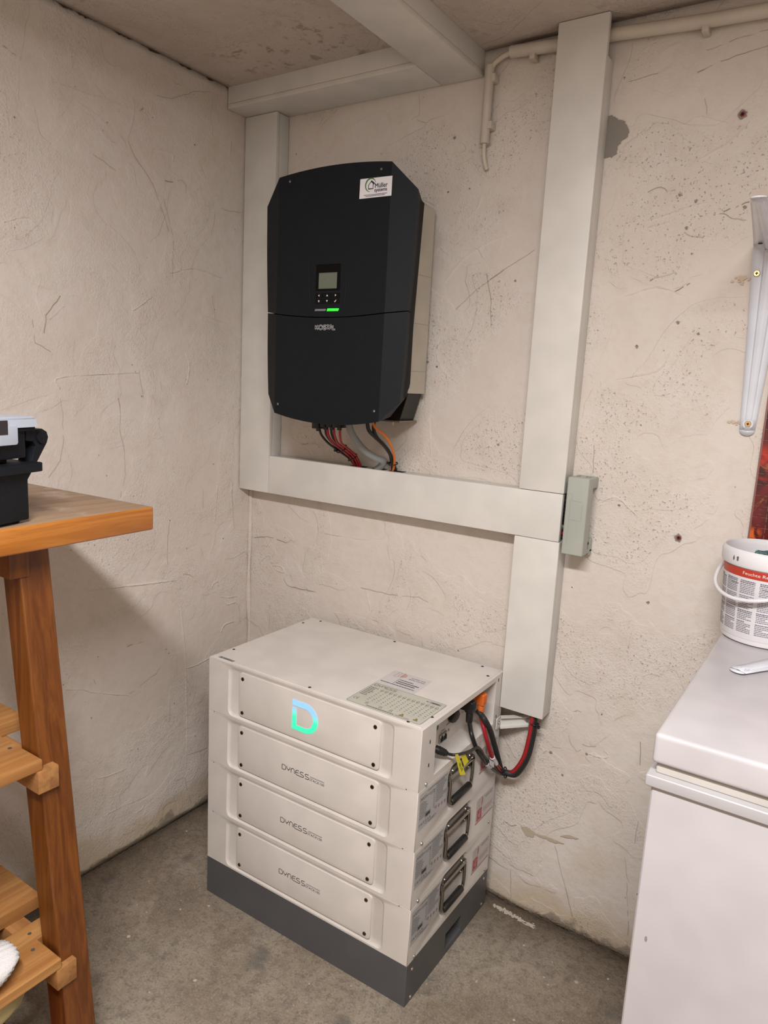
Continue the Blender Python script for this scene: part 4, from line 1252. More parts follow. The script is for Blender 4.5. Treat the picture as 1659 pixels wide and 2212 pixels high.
MB().strip(arc_pts(.262, .066, .006, .006, 200, 400, 8), .0008, fp, .0065).build('switch_mark', M_PRINTG, o)
MB().poly([(.1520, .0560), (.1580, .0600), (.1580, .0760), (.1520, .0760)], fp, .0006).build('green_mark', mat('green_mark', (.02, .12, .06), .5), ctl)
mb = MB()
bars(mb, .174, .190, .0455, .0016, fp, .0005)
bars(mb, .170, .174, .0425, .0016, fp, .0005)
bars(mb, .196, .212, .0520, .0016, fp, .0005)
mb.rect(.207, .2115, .033, .039, fp, .0005)
mb.build('panel_print', M_PRINTG, ctl)

# ---- yellow-tagged communication lead, power leads
M_PLUGB = mat('plug_black', (.013, .013, .014), .45)
def lead(name, label, pts, r, m, group):
    P = spline(pts, 6)
    c = Vector(P[0])
    t = thing(name, label, 'cable', c, group=group)
    MB().tube([p - c for p in P], r, 12).build('wire', m, t, True)
    return t, c
GR = 'leads from the control unit to the trunking'
BB1 = [(.8618,-.1907,.56),(.8618,-.1907,.546),(.8689,-.1993,.5373),(.878,-.2087,.5265),(.8859,-.2006,.4991),(.8877,-.1771,.4708),(.8885,-.144,.4373),(.8872,-.1025,.4057),(.8867,-.0514,.3697),(.8984,-.045,.3694),(.9244,-.045,.3766),(.9464,-.045,.4215),(.9539,-.04,.4742),(.9557,-.035,.5084),(.953,-.03,.545)]
BR1 = [(.8614,-.1352,.56),(.8614,-.1352,.545),(.8684,-.1355,.5246),(.8755,-.1386,.5101),(.8855,-.1366,.482),(.8903,-.1175,.4433),(.8911,-.0904,.4118),(.8908,-.0558,.3803),(.9016,-.05,.3778),(.9215,-.052,.3876),(.9421,-.052,.4296),(.949,-.048,.4758),(.9498,-.042,.5093),(.948,-.035,.545)]
BB2 = [(.8540,-.139,.553),(.8670,-.1415,.546),(.8785,-.1447,.538),(.8803,-.1155,.5022),(.8811,-.0864,.4555),(.8829,-.0625,.4122),(.8897,-.050,.3759),(.9021,-.055,.3786),(.9227,-.05,.3822),(.9441,-.048,.4253),(.9507,-.044,.4748),(.9521,-.038,.5084),(.9493,-.03,.545)]
BT1 = [(.8666,-.3056,.5222),(.8786,-.3055,.5231),(.8866,-.303,.5243),(.8915,-.2866,.5209),(.8932,-.2497,.5116),(.8941,-.224,.5083),(.8939,-.2063,.5029),(.8938,-.1865,.4864),(.8927,-.1696,.4679),(.8925,-.1412,.4417),(.8902,-.0968,.4071),(.8890,-.0523,.3699),(.8983,-.04,.3637),(.9259,-.04,.3722),(.9485,-.038,.4192),(.9564,-.034,.4726),(.957,-.03,.5069),(.9547,-.026,.545)]
def elbow(parent, c, m, top):
    """right-angle power plug: ribbed head towards the panel, barrel pointing down"""
    x, y, z = (Vector(top) - c)
    MB().box(x - .0365, x - .004, y - .0085, y + .0085, z + .001, z + .020, .002).build('plug_neck', m, parent, 35)
    b = MB().box(x - .0090, x + .0100, y - .0100, y + .0100, z - .003, z + .0245, .004, 3).build('plug_head', m, parent, 35)
    rb = MB()
    for i in range(5):
        rb.box(x + .0095, x + .0113, y - .0080, y + .0080, z + .007 + i * .0033, z + .0087 + i * .0033, .0004, 1)
    rb.build('rib', m, b, 35)
    MB().tube([(x, y, z - .002), (x, y, z - .006), (x, y, z - .0235), (x, y, z - .0265)], [.0078, .0088, .0082, .0068], 8).build('plug_barrel', m, parent, 50)
t, c = lead('power_lead', 'black power lead hanging from the black elbow plug', BB1, .0052, M_CBLK, GR)
elbow(t, c, M_PLUGB, (.8602, -.1905, .5720))
MB().tube([Vector(p) - c for p in ((.8885, -.1413, .4351), (.8880, -.1162, .4161))], .0060, 12).build('white_sleeve', M_PAPER, t, 40)
t, c = lead('power_lead', 'red power lead hanging from the orange elbow plug', BR1, .0050, M_RED, GR)
elbow(t, c, mat('orange_plug', (.80, .17, .025), .4), (.8602, -.1350, .5710))
MB().tube([Vector(p) - c for p in ((.8912, -.1166, .4405), (.8911, -.0924, .4138))], .0060, 12).build('white_sleeve', M_PAPER, t, 40)
fl = MB().add([Vector(p) - c for p in ((.8986, -.1505, .4517), (.8984, -.1228, .4326), (.8983, -.1201, .4179), (.8985, -.1448, .4367))], [(0, 1, 2, 3)]).build('cable_flag', M_PAPER, t)
so = fl.modifiers.new('thickness', 'SOLIDIFY')
so.thickness = .0006
lead('power_lead', 'thick black corrugated lead behind the red one', BB2, .0064, mat('dull_black_cable', (.02, .02, .02), .6, grain=.8, gscale=160), GR)
t, c = lead('data_lead', 'thin black data lead with a yellow tag at the control unit', BT1, .0032, M_CBLK, GR)
pp = [Vector(p) - c for p in ((.8467, -.3158, .5299), (.8537, -.3147, .5287), (.8666, -.3042, .5216), (.8700, -.3046, .5219))]
MB().tube(pp, [.0085, .0080, .0062, .0045], 10).build('plug', M_PLUGB, t, 40)
mb = MB()
for i in range(4):
    q0 = pp[1].lerp(pp[2], i / 4)
    q1 = pp[1].lerp(pp[2], i / 4 + .13)
    mb.tube([q0, q1], .0092 - i * .0005, 10)
mb.build('strain_relief', M_PLUGB, t, 40)
M_YEL = mat('yellow_tag', (.95, .84, .005), .5)
def tagplate(pts, name='yellow_tag'):
    o = MB().add([Vector(p) - c for p in pts], [tuple(range(len(pts)))]).build(name, M_YEL, t)
    so = o.modifiers.new('thickness', 'SOLIDIFY')
    so.thickness = .0008
    return o
Y1 = [(.892, -.3135, .5318), (.892, -.3003, .5267), (.892, -.2563, .4605), (.892, -.2830, .4714)]
y1 = tagplate(Y1)
Y2 = [(.891, -.2882, .5228), (.891, -.2677, .5160), (.891, -.2443, .4862), (.891, -.2638, .4830)]
y2 = tagplate(Y2)
# lettering on the tag runs along the strip
a, b, d_ = Vector(Y1[1]), Vector(Y1[2]), Vector(Y1[3])
ex = (b - a).normalized()
ey = (Vector((1, 0, 0)).cross(ex)).normalized()
fy = Fr(Vector(Y1[0]).lerp(a, .5).lerp(Vector(Y1[3]).lerp(b, .5), .42) - c, -ex, -ey)
if fy.n.x < 0:
    fy = Fr(fy.o, fy.x, -fy.y)
MB().text('BATTERY', -.028, -.003, .030, .0062, fy, .0012).build('tag_print', M_INK, y1)
mb = MB()
f3 = Fr(Vector((.8912, -.2810, .5150)) - c, Vector((0, .023, -.008)), Vector((0, .008, .023)))
for i in range(3):
    bars(mb, .002, .012, -.016 - i * .004, .0022, f3, .0012, (.002, .004), .0015)
mb.build('tag_print', M_INK, y2)
tie('black tie at the lowest point of the hanging leads', (.8985, -.048, .3735), (1, .15, .25), .0135, .0115, (.0, -.014, .012))
tie('black tie just under the short trunking', (.9545, -.036, .5125), (0, .1, 1), .0115, .0095, (.012, -.003, -.004))
# ---- white wall stay beside the tower
t = thing('wall_stay', 'white steel stay fixing the battery tower to the wall', 'bracket', (.8721, -.056, .497))
L = Vector(t.location)
V = lambda P: [Vector(p) - L for p in P]
fs_ = Fr((.0, 0, 0), (0, 1, 0), (0, 0, 1))
MB().prism(rrect(-.0115, .0115, -.0150, .0140, .004), fs_, .0, .0022, bev=.0005).build('tower_flange', M_PVC, t)
mb = MB()
mb.add(V([(.8735, -.046, .512), (.9300, -.0040, .516), (.9300, -.0040, .490), (.8735, -.046, .484)]) + V([(.8755, -.048, .512), (.9300, -.0060, .516), (.9300, -.0060, .490), (.8755, -.048, .484)]),
       [(0, 1, 2, 3), (7, 6, 5, 4), (0, 4, 5, 1), (3, 2, 6, 7), (1, 5, 6, 2), (0, 3, 7, 4)])
mb.add(V([(.8735, -.046, .512), (.9300, -.0040, .516), (.9330, -.016, .516), (.8800, -.058, .512)]) + V([(.8735, -.046, .510), (.9300, -.0040, .514), (.9330, -.016, .514), (.8800, -.058, .510)]),
       [(0, 1, 2, 3), (7, 6, 5, 4), (0, 4, 5, 1), (3, 2, 6, 7), (1, 5, 6, 2), (0, 3, 7, 4)])
mb.add(V([(.8735, -.046, .486), (.9300, -.0040, .492), (.9330, -.016, .492), (.8800, -.058, .486)]) + V([(.8735, -.046, .484), (.9300, -.0040, .490), (.9330, -.016, .490), (.8800, -.058, .484)]),
       [(0, 1, 2, 3), (7, 6, 5, 4), (0, 4, 5, 1), (3, 2, 6, 7), (1, 5, 6, 2), (0, 3, 7, 4)])
mb.build('arm', M_PVC, t)
MB().tube([(.0021, 0, 0), (.0045, 0, 0)], [.0045, .0032], 12).build('screw', M_STEEL, t, 40)
MB().tube([Vector((.927, -.0075, .503)) - L, Vector((.927, -.0115, .503)) - L], [.0075, .005], 12).build('wall_screw', M_STEEL, t, 40)

# ================================================================== chest freezer
M_FRZ = mat('freezer_enamel', (.54, .51, .52), .25, grain=.06, gscale=200)
M_FRZ2 = mat('freezer_rim', (.46, .44, .44), .3)
M_GASK = mat('gasket_cream', (.54, .505, .465), .55)
fz = thing('chest_freezer', 'white chest freezer standing along the back wall on the right', 'freezer', (1.86, -.34, 0))
L = Vector(fz.location)
bx = lambda a, b, c, d, e, f, bev, seg=3: MB().box(a - L.x, b - L.x, c - L.y, d - L.y, e - L.z, f - L.z, bev, seg)
bx(1.3335, 2.38, -.6290, -.065, .02, .7770, .006).build('body', M_FRZ, fz, 35)
bx(1.3265, 2.387, -.6350, -.060, .7770, .7930, .003).build('rim', M_FRZ2, fz, 35)
bx(1.3360, 2.377, -.6230, -.070, .7930, .8065, .003).build('gasket', M_GASK, fz, 35)
bx(1.3307, 2.383, -.6301, -.062, .8085, .8500, .0065, 4).build('lid', M_FRZ, fz, 35)
for a in (1.37, 2.34):
    for b in (-.60, -.10):
        MB().tube([(a - L.x, b - L.y, 0), (a - L.x, b - L.y, .025)], [.02, .016], 12).build('foot', M_BLK, fz, 40)
MB().poly([(.0018 * math.cos(k), .0042 * math.sin(k)) for k in [2 * math.pi * i / 10 for i in range(10)]], XZ((1.352 - L.x, -.6294 - L.y, .556)), .0).build('chip', M_CEMENT, fz)

# ================================================================== bucket of cleaning wipes
bk = thing('bucket', 'white plastic bucket with printed wrap standing on the freezer', 'bucket', (1.3975, -.1010, .8502))
M_BKT = mat('bucket_white', (.78, .755, .765), .3)
C0 = (0, 0, 0)
MB().lathe([(0, .001), (.066, .0), (.0715, .003), (.0725, .008), (.0805, .140), (.0845, .141), (.0868, .146), (.0872, .163), (.0850, .168), (.0825, .1705), (.0800, .168), (.0785, .160), (.0780, .140), (.0700, .010), (0, .008)], C0, 56).build('body', M_BKT, bk, 40)
M_WRAP = mat('wrap_paper', (.72, .70, .72), .4)
a0, a1 = math.radians(-205), math.radians(20)
rr_ = lambda z: .0725 + (.0805 - .0725) * (z - .008) / .132 + .0006
wrap = MB().lathe([(rr_(.012), .012), (rr_(.1385), .1385)], C0, 40, a0=a0, a1=a1).build('wrap', M_WRAP, bk, True)
class Cyl:                                              # print wrapped round the bucket: a = arc length from the camera side
    n = None
    def p(s, a, b, d=0.0):
        r = rr_(b) + d
        an = math.radians(-112) + a / .078
        return Vector((r * math.cos(an), r * math.sin(an), b))
cy = Cyl()
mb = MB()
zr0, zr1 = .1235, .1385
mb.lathe([(rr_(zr0) + .0004, zr0), (rr_(zr1) + .0004, zr1)], C0, 40, a0=a0, a1=a1)
mb.build('red_band', mat('wrap_red', (.50, .045, .025), .4), wrap, True)
MB().text('Feuchte Reinigungstücher', -.010, .1270, .098, .0072, cy, .0009).build('band_lettering', M_WHITE_INK, wrap)
mb = MB()
for col_, x0 in enumerate((-.078, -.046, -.014, .020, .054)):
    z = .1165
    for ln in range(32):
        if ln in (8, 17, 24):
            z -= .0022
            continue
        bold = ln in (0, 1, 18, 19, 25)
        x = x0 + (random.uniform(0, .001))
        end = x0 + (.027 if random.random() > .2 else random.uniform(.012, .024))
        while x < end:
            wd = random.uniform(.0014, .0048)
            mb.rect(x, min(end, x + wd), z, z + (.0019 if bold else .0013), cy, .0004)
            x += wd + .0007
        z -= .0031
mb.build('wrap_print', mat('wrap_ink', (.17, .16, .19), .6), wrap)
MB().text('Wiper Bowl', -.0345, .1085, .0180, .0026, cy, .0006).text('Wiper', .0245, .1060, .0110, .0030, cy, .0006).build('wrap_lettering', M_INK, wrap)
class Rim(Cyl):
    def p(s, a, b, d=0.0):
        an = math.radians(-112) + a / .087
        return Vector(((.0872 + d) * math.cos(an), (.0872 + d) * math.sin(an), b))
rm = Rim()
mb = MB()
for x, wd in ((-.030, .004), (-.021, .007)):
    mb.poly([(x + wd * random.uniform(.2, .5) * math.cos(k), .1545 + .0055 * random.uniform(.6, 1) * math.sin(k)) for k in [2 * math.pi * i / 10 for i in range(10)]], rm, .0005)
mb.build('smudge', mat('smudge', (.12, .10, .10), .8), bk)
hp = []
h0 = math.radians(-122)
for i in range(33):
    k = -90 + 180 * i / 32
    an = h0 + math.radians(k)
    s_ = math.cos(math.radians(k))
    r = .0860 + .0085 * s_
    hp.append((r * math.cos(an), r * math.sin(an), .1500 - .0650 * s_ ** .8 if s_ > 0 else .15))
mb = MB().tube(hp, .0036, 10)
mb.build('handle', M_BKT, bk, True)
wp = thing('cleaning_cloth', 'blue-green cleaning cloth lying in the white bucket', 'cloth', (1.4085, -.0985, .9600))
b = bmesh.new()
bmesh.ops.create_grid(b, x_segments=16, y_segments=12, size=1)
for v in b.verts:
    x, y_ = v.co.x * .043, v.co.y * .036
    v.co = (x, y_, .050 + .05 * x + .004 * math.sin(x * 130) * math.cos(y_ * 110) - .0)
bmesh.ops.solidify(b, geom=b.faces[:], thickness=.010)
M_TEAL, nt, p_ = newmat('teal_cloth')
tc = nd(nt, 'TexCoord').outputs['Object']
nz = nd(nt, 'TexNoise', Vector=tc, Scale=160.0, Detail=3.0).outputs[0]
nt.links.new(mixc(nt, smooth(nt, nz, .42, .62), (.055, .12, .125), (.17, .29, .30)), p_.inputs['Base Color'])
p_.inputs['Roughness'].default_value = .9
MB().bm(b).build('folded_cloth', M_TEAL, wp, True)

# ================================================================== shelf brackets
M_BRK = mat('bracket_enamel', (.72, .735, .79), .18)
def bracket_mesh():
    """pressed steel L bracket: tapering flanges and a raised centre bead; corner at the origin, one arm down, one arm out (-y)"""
    path = []
    N = 15
    for i in range(N):                                   # lower tip -> corner
        k = i / (N - 1)
        path.append((Vector((0, 0, -.345 + .333 * k)), Vector((0, -1, 0)), .0135 + .0185 * k ** 1.1))
    for i in range(1, 6):
        an = math.radians(90 * i / 6)
        path.append((Vector((0, -.012 + .012 * math.cos(an), -.012 + .012 * math.sin(an))), Vector((0, -math.cos(an), -math.sin(an))), .0325))
    for i in range(N):                                   # corner -> outer tip
        k = i / (N - 1)
        path.append((Vector((0, -.012 - .343 * k, 0)), Vector((0, 0, -1)), .0325 - .0210 * k ** .9))
    vs, fs = [], []
    n = len(path)
    for i, (p_, nn, hw) in enumerate(path):
        k = i / (n - 1)
        e = math.sin(math.pi * min(1, max(0, (k - .03) / .94)))
        hb_ = .0020 + .0060 * e + (.012 if False else .0) + .010 * math.exp(-((k - .5) / .11) ** 2)
        rb = hw * .42
        sec = [(-hw, .0), (-rb, .0), (-rb * .72, hb_ * .7), (-rb * .30, hb_), (rb * .30, hb_), (rb * .72, hb_ * .7), (rb, .0), (hw, .0)]
        for a, d in sec:
            vs.append(p_ + Vector((a, 0, 0)) + nn * (d + .0016))
    m_ = 8
    for i in range(n - 1):
        for j in range(m_ - 1):
            fs.append((i * m_ + j, i * m_ + j + 1, (i + 1) * m_ + j + 1, (i + 1) * m_ + j))
    # round tips
    for base, sgn, dirv, nn in ((0, 1, Vector((0, 0, -1)), Vector((0, -1, 0))), ((n - 1) * m_, -1, Vector((0, -1, 0)), Vector((0, 0, -1)))):
        hw = path[0][2] if base == 0 else path[-1][2]
        p_ = path[0][0] if base == 0 else path[-1][0]
        o = len(vs)
        for i in range(9):
            an = math.pi * i / 8
            vs.append(p_ + Vector((-hw * math.cos(an), 0, 0)) + dirv * hw * math.sin(an) * .8 + nn * .0016)
        fs.append(tuple(range(o, o + 9)))
    return MB().add(vs, fs)
bmsh = bracket_mesh()
M_BRASS = mat('brass_screw', (.62, .42, .18), .28, 1.0)
def bracket(label, loc):
    t = thing('shelf_bracket', label, 'bracket', loc, group='white steel shelf brackets')
    o = bmsh.build('arms', M_BRK, t, 25)
    so = o.modifiers.new('thickness', 'SOLIDIFY')
    so.thickness = .0016
    so.offset = 0
    for z_, x_ in ((-.333, 0),):
        MB().tube([(x_, -.0030, z_), (x_, -.0036, z_)], .0095, 16).build('screw_dimple', M_BRK, t, 40)
    return t
t = bracket('white steel shelf bracket screwed to the wall at the right edge', (1.3115, -.0012, 1.5700))
t.rotation_euler = (0, 0, math.radians(2.7))
for x_, z_, r in ((-.0205, -.053, .0062), (.0205, -.053, .0062), (0, -.333, .0058)):
    s = MB().tube([(x_, -.003 if x_ else -.0036, z_), (x_, -.0055 if x_ else -.006, z_)], [r, r * .8], 16).build('screw', M_BRASS, t, 40)
    f_ = XZ((x_, -.0057 if x_ else -.0062, z_))
    MB().rect(-r * .45, r * .45, -r * .14, r * .14, f_, 0).rect(-r * .14, r * .14, -r * .45, r * .45, f_, .0001).build('screw_cross', M_HOLE, s)
t.children[0].name
MB().tube([(-.019, -.030, -.0046), (-.019, -.030, -.0036)], .004, 12).build('hole', M_HOLE, t, 40)
t2 = bracket('loose white steel shelf bracket lying on the freezer lid', (1.381 + .356 * math.cos(math.radians(60)), -.332 + .356 * math.sin(math.radians(60)), .8520))
# lies with its lower arm flat on the lid, other arm standing up at the far end
e1 = Vector((-math.cos(math.radians(60)), -math.sin(math.radians(60)), 0))        # towards the tip on the lid
ez = -e1                                                                         # local z (lower arm is -z)
ey = Vector((0, 0, -1))                                                          # local -y points up
ex = ey.cross(ez)
t2.matrix_world = Matrix(((ex.x, ey.x, ez.x, t2.location.x), (ex.y, ey.y, ez.y, t2.location.y), (ex.z, ey.z, ez.z, t2.location.z), (0, 0, 0, 1)))
MB().tube([(0, -.0036, -.333), (0, -.0040, -.333)], .0045, 12).build('hole', mat('hole_grey', (.25, .25, .26), .4), t2, 40)

# ================================================================== jigsaw picture on the wall
pz = thing('jigsaw_picture', 'dark red jigsaw puzzle picture hanging behind the bucket', 'picture', (1.342, -.002, .975))
m, nt, p_ = newmat('puzzle_print')
tc = nd(nt, 'TexCoord').outputs['Object']
n1 = nd(nt, 'TexNoise', Vector=tc, Scale=9.0, Detail=3.0, Distortion=1.0).outputs[0]
col = mixc(nt, smooth(nt, n1, .40, .62), (.055, .008, .010), (.16, .012, .012))
zz = nd(nt, 'SeparateXYZ', Vector=tc).outputs[2]
flame = smooth(nt, math_n(nt, 'ABSOLUTE', math_n(nt, 'SUBTRACT', zz, .185)), .015, .05, 1, 0)
n2 = nd(nt, 'TexNoise', Vector=tc, Scale=16.0, Detail=2.0, Distortion=1.5).outputs[0]
col = mixc(nt, math_n(nt, 'MULTIPLY', flame, smooth(nt, n2, .44, .60)), col, (.55, .028, .008))
f2_ = smooth(nt, math_n(nt, 'ABSOLUTE', math_n(nt, 'SUBTRACT', zz, .048)), .006, .020, 1, 0)
col = mixc(nt, math_n(nt, 'MULTIPLY', f2_, smooth(nt, n2, .42, .52)), col, (.70, .13, .02))
top_ = smooth(nt, zz, .235, .275)
col = mixc(nt, top_, col, (.035, .006, .010))
ln = smooth(nt, math_n(nt, 'ABSOLUTE', math_n(nt, 'SUBTRACT', nd(nt, 'TexNoise', Vector=tc, Scale=11.0, Detail=1.0, Distortion=2.0).outputs[0], .55)), .0, .008, 1, 0)
col = mixc(nt, math_n(nt, 'MULTIPLY', ln, .55), col, (.40, .16, .05))
nt.links.new(col, p_.inputs['Base Color'])
p_.inputs['Roughness'].default_value = .22
M_PZ = m
PW, PH, NC, NR = .0250, .0212, 8, 19
MB().box(-.0030, NC * PW + .003, -.0030, .0010, -.003, NR * PH + .003, .0004, 1).build('backing_board', mat('puzzle_back_glint', (.26, .11, .09), .5), pz)  # backing colour lightened: the gaps stand in for glints on the piece edges
rnd = random.Random(3)
def tab(a, b, sgn):
    """jigsaw edge from a to b with a knob to one side"""
    a, b = Vector(a), Vector(b)
    e = b - a
    n_ = Vector((-e.y, e.x)) * sgn
    pr = [(0, 0), (.36, .0), (.40, .06), (.34, .16), (.42, .25), (.5, .27), (.58, .25), (.66, .16), (.60, .06), (.64, 0), (1, 0)]
    return [tuple(a + e * s_ + n_ * h_) for s_, h_ in pr]
hs = [[0 if r in (0, NR) else rnd.choice((-1, 1)) for r in range(NR + 1)] for c_ in range(NC)]
vs_ = [[0 if c_ in (0, NC) else rnd.choice((-1, 1)) for r in range(NR)] for c_ in range(NC + 1)]
fz_ = XZ((0, -.0030, 0))
for c_ in range(NC):
    for r in range(NR):
        q00, q10, q11, q01 = (c_ * PW, r * PH), ((c_ + 1) * PW, r * PH), ((c_ + 1) * PW, (r + 1) * PH), (c_ * PW, (r + 1) * PH)
        def edge(a, b, s_):
            return tab(a, b, s_) if s_ else [a, b]
        loop = edge(q00, q10, hs[c_][r])[:-1] + edge(q10, q11, vs_[c_ + 1][r])[:-1] + edge(q01, q11, hs[c_][r + 1])[::-1][:-1] + edge(q00, q01, vs_[c_][r])[::-1][:-1]
        cx, cz = (c_ + .5) * PW, (r + .5) * PH
        loop = [(cx + (a - cx) * .955, cz + (b_ - cz) * .95) for a, b_ in loop]
        mb = MB()
        k = len(loop)
        mb.add([fz_.p(a, b_, .0008) for a, b_ in loop] + [fz_.p(a, b_, .0) for a, b_ in loop], [tuple(range(k))] + [(i, k + i, k + (i + 1) % k, (i + 1) % k) for i in range(k)])
        mb.build('puzzle_piece', M_PZ, pz)

# ================================================================== workbench
W_EDGE = wood('beech_edge', (.38, .120, .012), (.53, .195, .030), 'Y', 1.0, .35, coat=.3)
W_TOP = wood('beech_top_worn', (.29, .175, .10), (.40, .26, .16), 'Y', .7, .5, wear=(.50, .40, .31))
W_LEG = wood('stained_pine', (.110, .028, .0035), (.20, .062, .0085), 'Z', 1.0, .42, coat=.2)
W_BRD = wood('raw_pine', (.36, .155, .042), (.50, .245, .078), 'Y', .8, .6)
W_BAT = wood('raw_batten', (.28, .12, .036), (.42, .20, .068), 'X', .9, .6)
wb = thing('workbench', 'wooden workbench with orange beech edge and slatted shelves along the left wall', 'workbench', (.25, -1.5, 0))
L = Vector(wb.location)
th = math.radians(2.75)
ca, sa = math.cos(th), math.sin(th)
Cn = Vector((.4654, -.7280, 1.04)) - L
b = bmesh.new()
bmesh.ops.create_cube(b, size=1.0)
for v in b.verts:
    lx = -.435 if v.co.x < 0 else 0.0
    ly = -1.60 if v.co.y < 0 else 0.0
    v.co = (Cn.x + lx * ca - ly * sa, Cn.y + lx * sa + ly * ca, Cn.z + (-.0425 if v.co.z < 0 else 0))
bmesh.ops.bevel(b, geom=b.edges[:], offset=.0045, segments=3, affect='EDGES', profile=.5)
b.faces.ensure_lookup_table()
top_idx = [f.index for f in b.faces if f.normal.z > .9]
o = MB().bm(b).build('table_top', [W_EDGE, W_TOP], wb, 35)
for i in top_idx:
    o.data.polygons[i].material_index = 1
fx = lambda z: .4174 + (.975 - z) * .119                 # outer face of the splayed leg
def leg(y0, y1, flip=False):
    z0, z1 = .0, .997
    f_ = fx if not flip else (lambda z: .50 - fx(z) + .05)
    V_ = []
    for z in (z0, z1):
        for x_, y_ in ((f_(z) - .052, y0), (f_(z), y0), (f_(z), y1), (f_(z) - .052, y1)):
            V_.append(Vector((x_, y_, z)) - L)
    MB().add(V_, [(0, 3, 2, 1), (4, 5, 6, 7), (0, 1, 5, 4), (1, 2, 6, 5), (2, 3, 7, 6), (3, 0, 4, 7)]).build('leg', W_LEG, wb, bevmod=.003)
leg(-.953, -.900)
leg(-.953, -.900, True)
leg(-2.18, -2.127)
leg(-2.18, -2.127, True)
def bat(y0, y1, z0, z1, x0, x1, m_=None, nm='batten'):
    return MB().box(x0 - L.x, x1 - L.x, y0 - L.y, y1 - L.y, z0, z1, .0015).build(nm, m_ or W_BAT, wb, 35)
for yb in (-.966, -2.16):
    bat(yb, yb + .036, .5935, .6320, .075, .475)
    bat(yb, yb + .036, .2480, .2865, .035, .511)
bat(-.972, -.940, .945, .990, .10, .425, W_LEG, 'top_rail')
bat(-2.172, -2.140, .945, .990, .10, .425, W_LEG, 'top_rail')
# shelf boards
bd = lambda x0, x1, y0, y1, z0, z1: MB().box(x0 - L.x, x1 - L.x, y0 - L.y, y1 - L.y, z0, z1, .0018).build('shelf_board', W_BRD, wb, 35)
s1 = bd(.345, .4715, -2.20, -.9560, .6325, .6510)
bd(.185, .320, -2.20, -.8950, .6325, .6560)
bd(.080, .165, -2.20, -.8950, .6325, .6510)
pg = [(.396, -2.20), (.511, -2.20), (.511, -.9575), (.440, -.9575), (.440, -.900), (.396, -.900)]
s2 = MB().prism([(a - L.x, b_ - L.y) for a, b_ in pg], XY((0, 0, 0)), .2870, .3055).build('shelf_board', W_BRD, wb, bevmod=.0018)
bd(.215, .352, -2.20, -.8970, .2870, .3120)
bd(.075, .195, -2.20, -.8970, .2870, .3055)
M_NAIL = mat('nail_head', (.30, .30, .30), .35, .9)
for s_, a, b_, z in ((s1, .399, -.969, .6510), (s2, .419, -.9590, .3055), (s2, .457, -.9755, .3055)):
    MB().tube([(a - L.x, b_ - L.y, z - .001), (a - L.x, b_ - L.y, z + .0005)], .0034, 10).build('nail', M_NAIL, s_, 40)
# pale scuffs on the bench top
mb = MB()
ft_ = XY((-L.x, -L.y, 1.0401))
for i in range(70):
    a, b_ = random.uniform(.30, .455), random.gauss(-.90, .05)
    if random.random() < .4:
        a, b_ = random.uniform(.36, .46), random.gauss(-.95, .025)
    if b_ > -.75 or a > .4654 - (b_ + .728) * .048 - .004:
        continue
    ln, wd, k = random.uniform(.003, .016), random.uniform(.0004, .0014), random.uniform(1.2, 1.9)
    mb.strip([(a, b_), (a - ln * math.cos(k) * .6, b_ - ln * .5 * math.sin(k)), (a - ln * math.cos(k), b_ - ln * math.sin(k))], wd, ft_, .0002)
mb.build('scuff_marks', mat('pale_scuff', (.56, .47, .38), .8), wb, kind='stuff')

# ================================================================== tool box on the bench
ang = math.radians(17)
tb = thing('tool_box', 'black plastic tool box with clear organiser lid on the workbench', 'tool box', (.4572, -.9544, 1.0402))
tb.rotation_euler = (0, 0, ang)
# local frame: -y runs along the front towards the viewer, -x goes back over the bench
M_TBX = mat('toolbox_black', (.0055, .0070, .0110), .55, grain=.5, gscale=350, spec=.25)
LN, DP = .300, .165
mb = MB().box(-DP, 0, -LN, 0, .004, .079, .004)
mb.box(-DP + .01, -.010, -LN + .01, -.010, .0, .008, .001)
mb.build('lower_case', M_TBX, tb, 35)
MB().box(-DP - .014, .0135, -LN - .0145, .0155, .0780, .0925, .0025).build('rim', M_TBX, tb, 35)
up = MB().box(-DP + .004, -.0005, -LN + .004, -.0025, .0990, .1420, .003)
up.box(-DP - .006, .006, -LN - .006, .0105, .1400, .1455, .001)
up.build('organiser_tray', M_TBX, tb, 35)
MB().box(-DP + .02, -.02, -LN + .02, -.02, .090, .1000, .001).build('inner_tray', M_TBX, tb)
mcl, nt, p_ = newmat('clear_lid')
p_.inputs['Base Color'].default_value = (.70, .75, .86, 1)
p_.inputs['Roughness'].default_value = .3
p_.inputs['Transmission Weight'].default_value = .35
p_.inputs['IOR'].default_value = 1.45
lidb = bmesh.new()
bmesh.ops.create_cube(lidb, size=1.0)
for v in lidb.verts:
    tp = v.co.z > 0
    v.co = ((.0105 - (.002 if tp else 0)) if v.co.x > 0 else -DP - .010, (.0150 - (.002 if tp else 0)) if v.co.y > 0 else -LN - .010, .1615 if tp else .1460)
bmesh.ops.bevel(lidb, geom=[e for e in lidb.edges if max(v.co.z for v in e.verts) > .155], offset=.004, segments=3, affect='EDGES')
cl = MB().bm(lidb).build('clear_lid', mcl, tb, 35)
MB().prism(rrect(-.150, -.0290, .1215, .1500, .004), Fr((.0075, 0, 0), (0, 1, 0), (0, 0, 1)), 0, .0035, bev=.001).build('latch', mcl, cl, 35)
MB().rect(-.140, -.0480, .1370, .1575, Fr((.0108, 0, 0), (0, 1, 0), (0, 0, 1)), .0006).build('sticker', mat('tool_sticker', (.03, .02, .025), .4), cl)
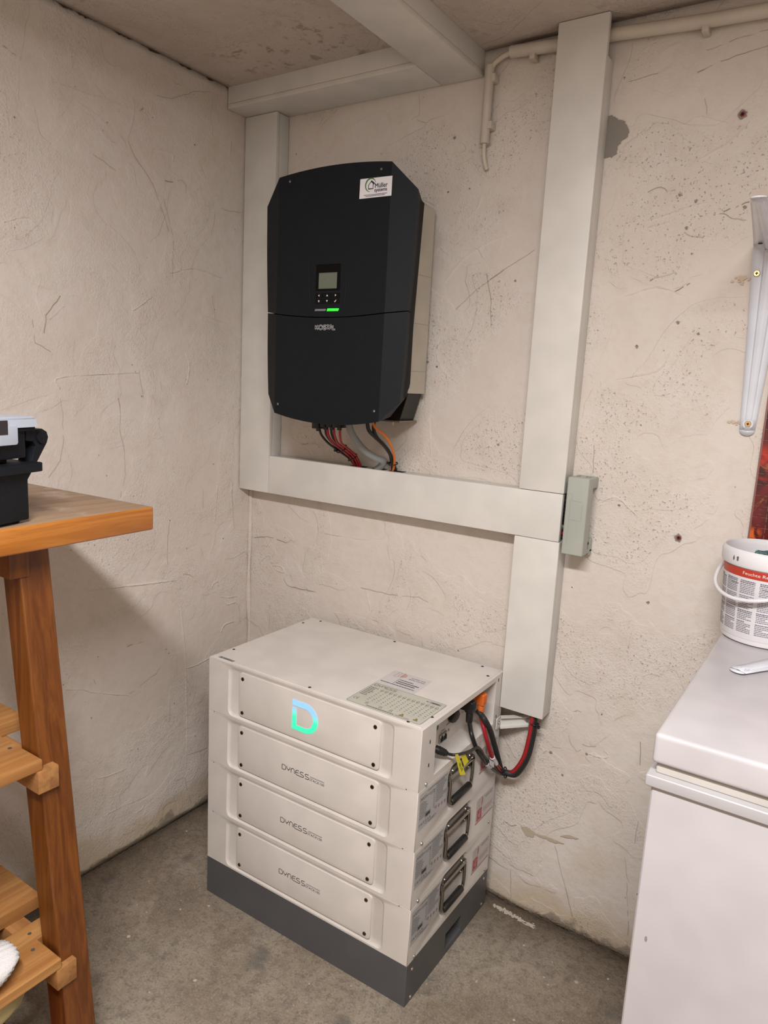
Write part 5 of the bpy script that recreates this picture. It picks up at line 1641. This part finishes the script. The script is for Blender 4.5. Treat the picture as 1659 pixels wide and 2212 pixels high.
# folding arm at the far end
hb = MB()
hx0, hx1 = -.030, -.004
prof = [(.002, .1400), (.036, .1410), (.0455, .1360), (.0485, .1275), (.0455, .1190), (.0240, .0910), (.0, .0610), (-.004, .0610), (-.004, .0700), (.0145, .0960), (.0205, .1150), (.017, .1220), (.002, .1240)]
hb.prism([(a, b_) for a, b_ in prof], Fr((0, 0, 0), (0, 1, 0), (0, 0, 1)), hx0, hx1, bev=.0015)
hb.build('lift_arm', M_TBX, tb, 35)
MB().tube([(hx1 - .001, .0335, .1275), (hx1 + .003, .0335, .1275)], [.011, .0095], 18).build('arm_pivot', M_TBX, tb, 40)

# ================================================================== things on the lower shelf
def blob(name, label, cat, loc, size, m_, ribs=0, seed=1):
    b = bmesh.new()
    bmesh.ops.create_uvsphere(b, u_segments=72, v_segments=28, radius=1)
    for v in b.verts:
        p = v.co.copy()
        r = 1 + .14 * noise.noise(p * 1.6 + Vector((seed, 0, 0)))
        if ribs:
            r += .035 * math.sin(math.atan2(p.y * .6 + p.z, p.x) * ribs)
        v.co = Vector((p.x * size[0], p.y * size[1], max(-.9, p.z) * size[2])) * r
    zmin = min(v.co.z for v in b.verts)
    for v in b.verts:
        v.co.z -= zmin
    o = MB().bm(b).build(name, m_, None, True)
    o.location = loc
    return tag(o, label, cat)
blob('ribbed_cloth', 'white ribbed cloth lying on the lower bench shelf', 'cloth', (.466, -1.092, .3060), (.050, .082, .030), mat('white_knit', (.74, .71, .70), .9, grain=.8, gscale=500), ribs=34)
blob('cloth_bundle', 'pale yellow cloth bundle under the lower bench shelf', 'cloth', (.415, -1.050, .1890), (.056, .085, .045), mat('yellow_cloth', (.58, .50, .25), .8), seed=4)
cr = thing('storage_crate', 'red plastic crate on the floor under the workbench', 'crate', (.335, -1.21, 0))
M_CRT = mat('crate_red', (.30, .012, .016), .4)
MB().box(-.14, .105, -.18, .20, .0, .012, .003).build('bottom', M_CRT, cr, 35)
for nm, a in (('side', (.099, .105, -.18, .20)), ('side', (-.14, -.134, -.18, .20)), ('end', (-.134, .099, -.18, -.174)), ('end', (-.134, .099, .194, .20))):
    MB().box(*a, .008, .170, .002).build(nm, M_CRT, cr, 35)
MB().box(-.134, .099, -.174, .194, .168, .1880, .002).build('lid', M_CRT, cr, 35)
